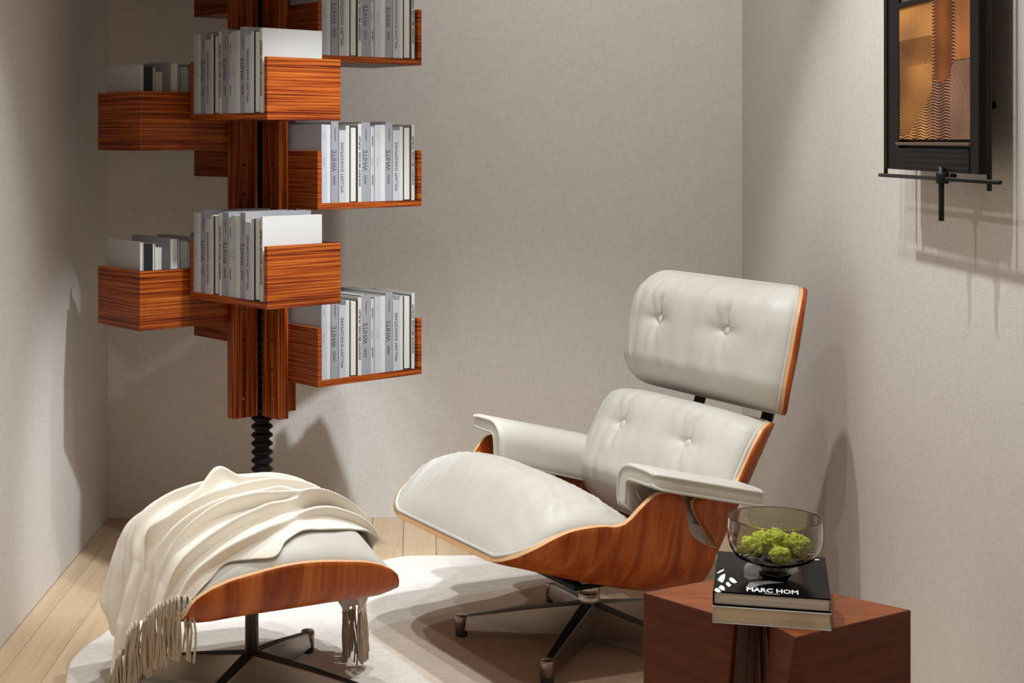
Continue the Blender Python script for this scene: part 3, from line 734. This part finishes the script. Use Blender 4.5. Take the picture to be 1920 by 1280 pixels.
for nm, k, r_ in (('FL', -0.1019, 'F'), ('FU', 0.0118, 'F'), ('LL', -0.1212, 'L'), ('LU', -0.0072, 'L'), ('RL', -0.1592, 'R'), ('RM', -0.0453, 'R'), ('RT', 0.0502, 'R'),
                  ('BL', -0.1404, 'B'), ('BM', -0.0263, 'B'), ('BT', 0.0878, 'B'), ('FT', 0.1256, 'F'), ('LT', 0.1068, 'L'), ('RX', 0.170, 'R'), ('LX', 0.215, 'L'), ('FX', 0.235, 'F'), ('BX', 0.20, 'B')):
    BOXES[nm] = shelf_box(zz(k), r_)
hw = 0.0165; r0, r1 = 0.0245, 0.104; zb0 = 0.437; zt0 = 2.42
for i in range(4):
    o = bx('post_board', r0, r1, -hw, hw, zb0, zt0, M_ZV, BK, 0.002, 2); o.rotation_euler = (0, 0, PI + i * PI / 2)
    for k in range(20):
        z_ = 0.49 + 0.08 * k
        if z_ < zt0 - 0.02:
            for s_ in (-1, 1):
                light = (k % 3 == 0) if (i + (s_ > 0)) % 2 else (k % 4 != 1)
                b_ = lathe('bolt', [(0.0035, -0.002), (0.0035, 0.0008), (0.0028, 0.0016), (0.0001, 0.0019)], M_STEEL if light else M_BLACK, o, 12)
                b_.location = (0.072, s_ * hw, z_); b_.rotation_euler = (-s_ * PI / 2, 0, 0)
prof = []
z_ = 0.012; per = 0.0237
while z_ < zb0 + 0.004: prof += [(0.0205, z_), (0.0205, z_ + 0.003), (0.0300, z_ + 0.0095), (0.0300, z_ + 0.0145), (0.0205, z_ + 0.0215)]; z_ += per
prof2 = [(0.011, zb0)]
z_ = zb0
while z_ < zt0: prof2 += [(0.0115, z_), (0.0175, z_ + 0.010), (0.0175, z_ + 0.0145), (0.0115, z_ + 0.0225)]; z_ += per
lathe('screw', prof, M_BLACK, BK, 28, smooth=False); lathe('inner_screw', prof2, M_BLACK, BK, 20, smooth=False)
lathe('foot', [(0.0, 0.0), (0.12, 0.0), (0.12, 0.008), (0.115, 0.012), (0.03, 0.014), (0.022, 0.03)], M_BLACK, BK, 48)
lathe('top_cap', [(0.03, zt0), (0.03, zt0 + 0.02), (0.012, zt0 + 0.022), (0.012, HC)], M_BLACK, BK, 24)

# books -----------------------------------------------------------
# start along the box, thickness, height above box bottom, kind
ROW = [(0.0141, 0.0183, 0.2277, 'slim'), (0.0324, 0.0133, 0.2272, 'plain'), (0.0474, 0.0245, 0.2360, 'white'), (0.0726, 0.0232, 0.2127, 'play'), (0.0963, 0.0129, 0.2249, 'thin'),
       (0.1097, 0.0272, 0.2223, 'black'), (0.1373, 0.0121, 0.2306, 'author'), (0.1500, 0.0310, 0.2349, 'white'), (0.1818, 0.0130, 0.2227, 'bold'), (0.1955, 0.0222, 0.2277, 'slim'),
       (0.2183, 0.0160, 0.2284, 'cream'), (0.2350, 0.0245, 0.2368, 'white'), (0.2600, 0.0255, 0.2134, 'play'), (0.2859, 0.0114, 0.2232, 'thin'), (0.2978, 0.0293, 0.2234, 'black'), (0.3274, 0.0110, 0.2296, 'author')]
DESC = {'slim': ('pale book with faint title', M_CL, 0.190), 'plain': ('blank white paperback', M_CW, 0.186), 'white': ('tall grey book lettered WHITE', M_CG, 0.205), 'play': ('short book lettered SHAKESPEARE', M_CL, 0.168),
        'thin': ('thin light book', M_CC, 0.172), 'black': ('black book with page edges outward', M_CB, 0.180), 'author': ('slim book lettered HURLEY', M_CC, 0.184), 'bold': ('slim book with small dark titles', M_CL, 0.178),
        'cream': ('blank cream book', M_CC, 0.186)}
DESCL = {'slim': 'pale book seen from its page side', 'plain': 'white paperback', 'white': 'tall grey book', 'play': 'short pale book', 'thin': 'thin cream book', 'black': 'black book with its dark spine showing', 'author': 'pale book', 'bold': 'slim grey book', 'cream': 'cream book'}
TX = {}
TX['white'] = [(text_mesh('AND', 0.0135, M_INK, sx=0.9), 0.047, 0.4), (text_mesh('WHITE', 0.0215, M_INK, sx=0.86), 0.084, 0.32), (text_mesh('RAYMOND', 0.0065, M_INK, bold=0.0002), 0.168, 0.45), (text_mesh('Editions', 0.0055, M_INKG), 0.186 - 0.03 * 0, 0.1), (text_mesh('=', 0.012, M_INKG), 0.206, 0.4)]
TX['play'] = [(text_mesh('WILLIAM SHAKESPEARE', 0.0148, M_INK, sx=0.88), 0.026, 0.34)]
TX['author'] = [(text_mesh('ANDREW MICHAEL HURLEY', 0.0098, M_INK, sx=1.12, bold=0.00025), 0.042, 0.2)]
TX['bold'] = [(text_mesh('ARCHIVE', 0.0092, M_INK, bold=0.0004), 0.043, 0.2), (text_mesh('ARCHIVE', 0.0092, M_INK, bold=0.0004), 0.148, 0.2), (text_mesh('modern forms', 0.007, M_INKG), 0.092, 0.3)]
TX['slim'] = [(text_mesh('LOUNGE', 0.008, M_INKG), 0.10, 0.5), (text_mesh('notes', 0.006, M_INKG), 0.176, 0.5)]
# keep only words the photograph shows; illegible small print is left as short rules
def rules(n, h, ln, m):
    v = []; f = []
    for i in range(n):
        b_ = len(v); v += boxv(i * 0.0042, i * 0.0042 + 0.0028, 0, h * (0.6 + 0.4 * ((i * 7) % 3) / 2), -0.0002, 0.0002); f += [tuple(b_ + q for q in F_) for F_ in BOXF]
    me = bpy.data.meshes.new('print'); me.from_pydata(v, [], f); me.materials.append(m); return me, n * 0.0042
TX['white'][2] = (rules(8, 0.0042, 0, M_INK), 0.166, 0.40); TX['white'][3] = (rules(7, 0.0075, 0, M_INKG), 0.008, 0.3); TX['white'][4] = (rules(2, 0.008, 0, M_INKG), 0.202, 0.35)
TX['bold'] = [(rules(7, 0.005, 0, M_INK), 0.045, 0.25), (rules(7, 0.005, 0, M_INK), 0.152, 0.25), (rules(6, 0.006, 0, M_INKG), 0.096, 0.3)]
TX['slim'] = [(rules(7, 0.0045, 0, M_INKG), 0.095, 0.45), (rules(4, 0.0035, 0, M_INKG), 0.172, 0.45)]
PROT = {}
def book_proto(key, kind, th, h):
    if key in PROT: return PROT[key]
    _, mc, dp = DESC[kind]; c_ = 0.0013 if kind != 'black' else 0.0034
    if kind == 'black': fl = True
    else: fl = False
    # cover: spine at y=0, boards at x=0 and x=th
    ys, ye = (0.0, dp) if not fl else (dp, 0.0)
    yy = [0.0, c_, dp]
    def Y(q): return q if not fl else dp - q
    poly = [(0, Y(0)), (th, Y(0)), (th, Y(dp)), (th - c_, Y(dp)), (th - c_, Y(c_)), (c_, Y(c_)), (c_, Y(dp)), (0, Y(dp))]
    if fl: poly = poly[::-1]
    n_ = len(poly); v = [(p[0], p[1], 0) for p in poly] + [(p[0], p[1], h) for p in poly]
    f = [(7, 6, 5, 0)[::1], (0, 5, 4, 1), (1, 4, 3, 2)] if not fl else [(0, 1, 2, 7), (7, 2, 3, 6), (6, 3, 4, 5)]
    f = f + [tuple(n_ + q for q in F_[::-1]) for F_ in f] + [(i, (i + 1) % n_, n_ + (i + 1) % n_, n_ + i) for i in range(n_)]
    me1 = bpy.data.meshes.new('cover'); me1.from_pydata(v, [], f); me1.materials.append(mc)
    bm = bmesh.new(); bm.from_mesh(me1); bmesh.ops.recalc_face_normals(bm, faces=bm.faces); bm.to_mesh(me1); bm.free()
    y0, y1 = sorted((Y(c_), Y(dp - 0.003)))
    me2 = bpy.data.meshes.new('pages'); me2.from_pydata(boxv(c_, th - c_, y0, y1, 0.002, h - 0.0025), [], BOXF); me2.materials.append(M_PAGES)
    PROT[key] = (me1, me2); return PROT[key]
ORD = ['first', 'second', 'third', 'fourth', 'fifth', 'sixth', 'seventh', 'eighth', 'ninth', 'tenth', 'eleventh', 'twelfth', 'thirteenth', 'fourteenth', 'fifteenth', 'sixteenth']
HL = {'RM': 'middle right box', 'RL': 'lowest right box', 'RT': 'top right box', 'FL': 'lower front box', 'FU': 'upper front box', 'LL': 'lower left box', 'LU': 'upper left box'}
def fill(nm, skip=()):
    M = BOXES[nm]
    for i, (s0, th, h, kind) in enumerate(ROW):
        if i in skip: continue
        th -= 0.0005
        hh = h - TBT; me1, me2 = book_proto(('b', i), kind, th, hh)
        flip = nm[0] == 'L'
        k_ = (15 - i) if flip else i
        root = bpy.data.objects.new('book', None); C.objects.link(root); root.empty_display_size = 0.02
        yo = 0.004 if i % 3 else 0.0025
        root.matrix_world = M @ Matrix.Translation((s0 + 0.0003, yo, TBT + 0.0002))
        tag(root, '%s, %s from the left in the %s' % ((DESC[kind][0] if not flip else DESCL[kind]), ORD[k_], HL[nm]), 'book', 'books in the %s' % HL[nm])
        inst('cover', me1, root); inst('pages', me2, root)
        if not flip:
            for (tm, L), z0, yf in TX.get(kind, ()):
                # reads upwards: text +x -> +z, text +y -> -x
                t_ = inst('title', tm, root, (th * (1 - yf), -0.0002, z0), (PI / 2, -PI / 2, 0))
for nm in ('RM', 'RL', 'RT', 'FL', 'FU', 'LL', 'LU'): fill(nm)

# ------------------------------------------------------------------ side table
TZ = 0.45
A = Vector((0.3675, 2.4735)); F_ = Vector((0.5644, 2.251)); R_ = Vector((0.7814, 2.381)); N1 = Vector((0.4897, 2.3317)); AP = Vector((0.5176, 2.361))
dA = Vector((0.127, 0.072)); dR_ = Vector((-0.1002, 0.0896))
# rear corner where the two rear edges meet
den = dA.x * dR_.y - dA.y * dR_.x; tt = ((R_.x - A.x) * dR_.y - (R_.y - A.y) * dR_.x) / den; K = A + dA * tt
TB_ = empty('side_table', (0, 0, 0), 0, 'reddish brown block side table with a fanned slatted notch, in front of the chair', 'table')
cx_, cy_ = 0.574, 2.42
TB_.location = (cx_, cy_, 0)
loc2 = lambda p: (p[0] - cx_, p[1] - cy_)
F2 = F_ + (R_ - F_).normalized() * 0.125; N2 = N1 - (N1 - A).normalized() * 0.054
top = [loc2(p) for p in (A, N1, AP, F_, R_, K)]; bot = [loc2(p) for p in (A, N2, AP, F2, R_, K)]
def lerp2(a, b_, t): return (a[0] + (b_[0] - a[0]) * t, a[1] + (b_[1] - a[1]) * t)
o = prism('table_body', bot, 0.0, TZ, M_TABLE, TB_, top)
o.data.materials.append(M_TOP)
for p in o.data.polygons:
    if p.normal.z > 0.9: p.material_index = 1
bevel(o, 0.002, 2)
n_s = 5
for i in range(n_s):
    t0, t1 = i / n_s, (i + 1) / n_s
    inT = [lerp2(loc2(N1), loc2(F_ + (AP - F_).normalized() * 0.035), t) for t in (t0, t1)]; inB = [lerp2(loc2(N2), loc2(F2 + (AP - F2).normalized() * 0.035), t) for t in (t0, t1)]
    def inset(p, q_): 
        d = Vector((AP.x - cx_ - p[0], AP.y - cy_ - p[1])); return (p[0] + d.x * q_, p[1] + d.y * q_)
    q0_ = 0.30 if i % 2 else 0.24
    Pt = [inset(inT[0], q0_), inset(inT[1], q0_ + 0.16), inset(inT[1], 0.7), inset(inT[0], 0.7)]; Pb = [inset(inB[0], q0_), inset(inB[1], q0_ + 0.16), inset(inB[1], 0.7), inset(inB[0], 0.7)]
    prism('slat', Pb, 0.0, TZ - 0.001, M_SLAT, TB_, Pt)

# books and bowl on the table --------------------------------------
def big_book(name, corner, ang, wd, dp, z0, th, mc, mp, lab, spine_left=True, ct=0.0025):
    e = empty(name, (corner[0], corner[1], z0), ang, lab, 'book', 'large books on the side table')
    sx = 0
    # spine on the far side; the long fore edge faces the viewer: boards top and bottom
    poly = [(0, 0), (wd, 0), (wd, dp), (0, dp)]
    prof = [(0, 0, wd, dp, 0, ct), (0, 0, wd, dp, th - ct, th)]
    for (x0, y0, x1, y1, a, b_) in prof: bx('cover', x0, x1, y0, y1, a, b_, mc, e, 0.0006, 1)
    bx('spine', wd - ct if not spine_left else 0, wd if not spine_left else ct, 0, dp, ct, th - ct, mc, e)
    bx('pages', (ct if spine_left else 0.003), (wd - 0.003 if spine_left else wd - ct), 0.003, dp - 0.003, ct, th - ct, mp, e)
    return e
big_book('white_coffee_table_book', (0.4520, 2.3180), R(-13.1), 0.1785, 0.232, TZ, 0.0262, M_CC, M_PAGES_Z, 'thick cream coffee table book lying under the glossy black one', ct=0.0014)
b2 = big_book('black_coffee_table_book', (0.4530, 2.3205), R(-13.1), 0.1775, 0.232, TZ + 0.0264, 0.0222, M_GLOSS, M_PAGES_W, 'glossy black coffee table book with white lettering under the bowl')
zt = 0.0222 + 0.0001
tm, L = text_mesh('MARC HOM', 0.0215, M_WINK, sx=1.25, bold=0.0006); sc = 0.072 / L
sc = 0.079 / L; o = inst('title', tm, b2, (0.0505, 0.0115, zt)); o.scale = (sc, 1.35, 1)
tm, L = rules(8, 0.004, 0, M_WINK); tm.name = 'print'; o = inst('small_print', tm, b2, (0.078, 0.0040, zt)); o.scale = (0.024 / L, 0.55, 0.5) 
def blob(name, pts, m):
    v = [(p[0], p[1], zt) for p in pts] + [(p[0], p[1], zt + 0.0001) for p in pts]; n = len(pts)
    f = [tuple(range(n - 1, -1, -1)), tuple(range(n, 2 * n))] + [(i, (i + 1) % n, n + (i + 1) % n, n + i) for i in range(n)]
    return mesh(name, v, f, [m], b2)
def px_book(u, v_):
    z = TZ + 0.0264 + zt; Z = 2800 * (CAM_H - z) / (v_ - 261.2); X = (u - 789.7) / 2800 * Z
    d = Vector((X - 0.4530, Z - 2.3205)); a = R(-13.1); return (d.x * math.cos(a) + d.y * math.sin(a), -d.x * math.sin(a) + d.y * math.cos(a))
cr6 = lambda X, Y: (1300 + X * 0.2032, 930 + Y * 0.2031)
for pl in ([(212, 712), (240, 690), (285, 670), (275, 690), (235, 708)], [(222, 770), (255, 730), (295, 715), (290, 760), (270, 798), (240, 785)], [(330, 760), (345, 748), (375, 762), (405, 795), (375, 803), (340, 785)],
           [(300, 800), (320, 790), (350, 820), (330, 838), (305, 820)], [(232, 840), (255, 820), (285, 835), (292, 868), (262, 868)], [(192, 870), (205, 848), (235, 850), (255, 885), (225, 888)], [(1072, 580), (1160, 583), (1160, 590), (1072, 587)]):
    blob('print_patch', [px_book(*cr6(*p)) for p in pl], M_WINK)
for pl in ([(465, 660), (490, 620), (560, 595), (610, 605), (615, 640), (620, 710), (590, 760), (520, 770), (470, 745)], [(880, 680), (930, 660), (950, 630), (965, 650), (960, 685), (1000, 680), (930, 715), (885, 720)],):
    blob('print_patch', [px_book(*cr6(*p)) for p in pl], M_GINK)
blob('print_patch', [px_book(*cr6(*p)) for p in [(485, 840), (520, 795), (580, 785), (700, 782), (845, 797), (700, 808), (610, 820), (560, 845), (500, 850)]], MT['cover_grey'])
BW = empty('glass_bowl', (0.572, 2.415, TZ + 0.0264 + 0.0224), 0, 'smoked glass footed bowl on the stacked books', 'bowl')
outer = [(0.0215, 0.004), (0.020, 0.012), (0.024, 0.0165), (0.046, 0.0205), (0.0630, 0.0285), (0.0718, 0.042), (0.0752, 0.058), (0.0756, 0.074), (0.0742, 0.0880), (0.0740, 0.0895), (0.0737, 0.0902)]
inner = [(0.0723, 0.0895), (0.0725, 0.0880), (0.0736, 0.074), (0.0732, 0.058), (0.0699, 0.0430), (0.0615, 0.0305), (0.045, 0.0232), (0.022, 0.0215), (0.0001, 0.0212)]
pr = [(0.0001, 0.0195), (0.018, 0.0195)] + outer[2:] + [(0.0731, 0.0905), (0.0726, 0.0903)] + inner
lathe('bowl_glass', pr, M_GLASS, BW, 96)
lathe('foot', [(0.0001, 0.0), (0.0240, 0.0), (0.0255, 0.0012), (0.0245, 0.003), (0.0205, 0.006), (0.0190, 0.012), (0.0195, 0.0185), (0.0001, 0.0190)], M_FOOTG, BW, 64)
# moss
def moss(cx, cy, cz, r, seed, lab):
    bm = bmesh.new(); bmesh.ops.create_icosphere(bm, subdivisions=6, radius=1.0)
    for v_ in bm.verts:
        d = v_.co.normalized(); q = d * 2.2 + Vector((seed, seed * 2.0, 0))
        k = 1 + 0.28 * noise.noise(q) + 0.16 * abs(noise.noise(q * 3.1)) + 0.16 * noise.noise(q * 9) + 0.14 * noise.noise(q * 22)
        v_.co = Vector((d.x * r * k, d.y * r * k, d.z * r * 0.8 * k))
    me = bpy.data.meshes.new('moss_clump'); bm.to_mesh(me); bm.free(); me.materials.append(M_MOSS)
    for p in me.polygons: p.use_smooth = True
    o = bpy.data.objects.new('moss_clump', me); C.objects.link(o); o.location = (0.572 + cx, 2.415 + cy, TZ + 0.0264 + 0.0224 + cz)
    tag(o, lab, 'moss', 'moss clumps in the glass bowl')
moss(0.002, 0.004, 0.0470, 0.0250, 1, 'largest bright green moss clump at the middle of the bowl')
moss(-0.0395, -0.004, 0.0430, 0.0185, 2, 'small green moss clump at the left inside the bowl')
moss(0.0360, -0.002, 0.0450, 0.0200, 3, 'rounded green moss clump at the right inside the bowl')
moss(0.000, -0.0360, 0.0380, 0.0150, 4, 'low dark green moss clump at the front of the bowl')
moss(-0.014, 0.0380, 0.0420, 0.0170, 5, 'green moss clump tucked at the back of the bowl')

# ------------------------------------------------------------------ framed relief on the right wall
XF = 0.952; XA = 0.958
def wl(u, X): return (X) * 2800 / (u - 789.7)
def wz(u, v_, X): return CAM_H - (v_ - 261.2) * wl(u, X) / 2800
PF = empty('framed_relief', (XR, 2.8, 1.14), 0, 'black framed amber relief panel with rods, mounted on the right wall', 'artwork')
def lb(name, X0, X1, Y0, Y1, Z0, Z1, m, bev=0.0008, parent=PF):
    ox = (XR, 2.8, 1.14) if parent == PF else (0, 0, 0)
    return bx(name, X0 - XR, X1 - XR, Y0 - 2.8, Y1 - 2.8, Z0 - 1.14, Z1 - 1.14, m, parent, bev, 1)
yfar, ynear = wl(1659, XF), wl(1835, XF)
ya, yb = wl(1688, XA), wl(1822, XA)
z_art0, z_art1 = 1.2, wz(1689, 16, XA)
ztop = z_art1 + 0.36
lb('backing_board', 0.966, 0.974, ynear, yfar, 1.140, ztop, M_BLACK)
lb('frame_stile', XF, 0.966, yfar - 0.012 - 0.0, yfar, 1.140, ztop, M_BLACK); lb('frame_stile', 0.9545, 0.966, ya, yfar - 0.012, 1.140, ztop, M_BLACK)
lb('frame_stile', XF, 0.966, ynear, ynear + 0.012, 1.140, ztop, M_BLACK); lb('frame_stile', 0.9545, 0.966, ynear + 0.012, yb, 1.140, ztop, M_BLACK)
lb('frame_rail', XF + 0.001, 0.966, yb, ya, 1.140, 1.178, M_BLACK)
lb('frame_rail', XF + 0.0015, 0.966, yb, ya, z_art1, z_art1 + 0.010, M_BLACK)
lb('frame_rail', XF + 0.001, 0.966, yb, ya, ztop - 0.04, ztop, M_BLACK)
lb('ledge', 0.950, 0.966, yb - 0.006, ya + 0.006, 1.1885, 1.1945, mat('bronze_ledge', (0.12, 0.07, 0.04), 0.5)[0])
for k in range(4): lb('frame_bead', XF + 0.0002, 0.966, yb + 0.002, ya - 0.002, 1.143 + k * 0.011, 1.1505 + k * 0.011, M_BLACK, 0.002)
for yy_, zl in ((wl(1661, 0.963), 1.128), (wl(1855, 0.963), 1.1435 - 0.031)):
    tube('side_rod', [(0.963 - XR, yy_ - 2.8, zl - 1.14 - (0.0 if zl > 1.12 else 0)), (0.963 - XR, yy_ - 2.8, ztop - 1.14)], 0.0042, M_BLACKM, PF, 10)
tube('cross_rod', [(0.953 - XR, wl(1650, 0.953) - 2.8, wz(1650, 328, 0.953) - 1.14), (0.953 - XR, wl(1875, 0.953) - 2.8, wz(1875, 342, 0.953) - 1.14)], 0.0040, M_BLACKM, PF, 10)
yc = wl(1765, 0.948)
tube('center_rod', [(0.948 - XR, yc - 2.8, wz(1765, 414, 0.948) - 1.14), (0.948 - XR, yc - 2.8, 0.01)], 0.0050, M_BLACKM, PF, 12)
lathe('rod_collar', [(0.0105, 0), (0.0115, 0.001), (0.0115, 0.019), (0.0105, 0.020)], M_BLACKM, PF, 20, loc=(0.950 - XR, yc - 2.8, wz(1765, 344, 0.948) - 1.14))
lathe('rod_collar', [(0.005, 0), (0.006, 0.001), (0.006, 0.014), (0.005, 0.015)], M_BLACKM, PF, 16, loc=(0.962 - XR, wl(1787, 0.962) - 2.8, wz(1787, 341, 0.962) - 1.14))
for zq in (0.12, 0.4):
    for yq in (-0.15, 0.12): tube('standoff', [(0.972 - XR, yq, zq), (0.0, yq, zq)], 0.006, M_BLACK, PF, 10)
def relief(y0, y1, z0, z1, parent):
    ny_, nz_ = 240, 400; W_, H_ = abs(y0 - y1), z1 - z0
    U, V = np.meshgrid(np.linspace(0, 1, ny_ + 1), np.linspace(0, 1, nz_ + 1))   # U left->right in the picture, V bottom->top
    x_ = U * W_; z_ = V * H_
    ph = np.zeros_like(U); amp = np.ones_like(U)
    L_ = 0.0034
    # left field: combed arcs centred low on the left
    cxa, cza = -0.10 * W_, 1.05 * H_
    r1_ = np.hypot((x_ - cxa) * 1.25, z_ - cza); p1 = r1_ / 0.0056
    up = np.clip((V - 0.55) / 0.2, 0, 1); p1 = p1 * (1 - up) + (x_ / 0.0058) * up
    # upper right: nested waves
    Us = (U - 0.50) / 0.5; wave = 0.030 * np.cos(Us * 2 * PI * 0.95 + 0.15 - 0.35) ; p2 = (z_ + wave * 1.25) / 0.0064
    # low centre and low left: level lines
    p3 = (z_ + 0.002 * np.sin(x_ * 90)) / 0.0054
    p4 = (x_ + 0.004 * np.sin(z_ * 25)) / 0.0052
    left = U < 0.495 - 0.02 * np.clip(0.6 - V, 0, 1)
    bound = 0.40 + 0.0 * U
    low = V < (0.40 + 0.10 * (((U - 0.62) / 0.14) ** 2))
    lowl = (U < 0.5) & (V < 0.34 * np.clip((U - 0.12) / 0.38, 0, 1) ** 1.3 + 0.03)
    rp_ = (U > 0.74) & (V < 0.545 - 0.8 * np.clip(0.80 - U, 0, 1))
    ph = np.where(left, p1, p2); reg = np.where(left, 0, 1)
    ph = np.where(lowl, p3, ph); reg = np.where(lowl, 2, reg)
    m3 = (~left) & low & (U <= 0.78); ph = np.where(m3, p3, ph); reg = np.where(m3, 3, reg)
    ph = np.where(rp_, p4, ph); reg = np.where(rp_, 4, reg)
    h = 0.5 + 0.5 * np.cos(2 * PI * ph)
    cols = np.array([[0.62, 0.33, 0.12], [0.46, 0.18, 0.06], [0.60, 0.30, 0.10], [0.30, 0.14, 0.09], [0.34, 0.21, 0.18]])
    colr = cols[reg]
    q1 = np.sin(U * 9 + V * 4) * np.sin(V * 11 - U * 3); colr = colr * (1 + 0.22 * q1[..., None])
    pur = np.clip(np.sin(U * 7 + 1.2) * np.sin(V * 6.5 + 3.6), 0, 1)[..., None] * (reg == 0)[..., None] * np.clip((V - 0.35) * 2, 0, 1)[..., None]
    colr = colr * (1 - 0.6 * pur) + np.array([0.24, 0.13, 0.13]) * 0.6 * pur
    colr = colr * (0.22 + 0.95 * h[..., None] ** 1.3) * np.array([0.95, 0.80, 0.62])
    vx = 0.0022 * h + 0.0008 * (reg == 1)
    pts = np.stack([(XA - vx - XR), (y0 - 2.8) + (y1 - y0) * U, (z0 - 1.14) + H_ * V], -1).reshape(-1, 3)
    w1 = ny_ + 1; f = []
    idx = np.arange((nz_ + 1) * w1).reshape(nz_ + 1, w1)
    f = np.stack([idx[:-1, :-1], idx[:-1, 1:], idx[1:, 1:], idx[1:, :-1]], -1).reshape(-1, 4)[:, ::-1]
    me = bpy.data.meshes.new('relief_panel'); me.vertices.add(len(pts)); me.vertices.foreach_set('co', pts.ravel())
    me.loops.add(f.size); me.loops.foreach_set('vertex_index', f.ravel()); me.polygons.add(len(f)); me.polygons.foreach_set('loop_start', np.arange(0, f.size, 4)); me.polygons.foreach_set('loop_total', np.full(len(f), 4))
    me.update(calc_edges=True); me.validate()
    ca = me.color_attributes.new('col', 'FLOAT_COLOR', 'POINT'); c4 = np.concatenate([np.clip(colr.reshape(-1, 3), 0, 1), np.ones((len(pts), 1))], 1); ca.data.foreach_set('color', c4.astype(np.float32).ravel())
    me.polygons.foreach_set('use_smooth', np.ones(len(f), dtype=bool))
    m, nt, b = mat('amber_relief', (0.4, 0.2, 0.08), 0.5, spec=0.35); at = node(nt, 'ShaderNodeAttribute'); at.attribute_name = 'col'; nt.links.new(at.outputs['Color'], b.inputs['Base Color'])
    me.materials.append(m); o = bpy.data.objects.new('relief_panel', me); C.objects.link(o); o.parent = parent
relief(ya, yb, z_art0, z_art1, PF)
lb('upper_panel', 0.960, 0.966, yb, ya, z_art1 + 0.010, ztop - 0.04, MT['bronze_ledge'])
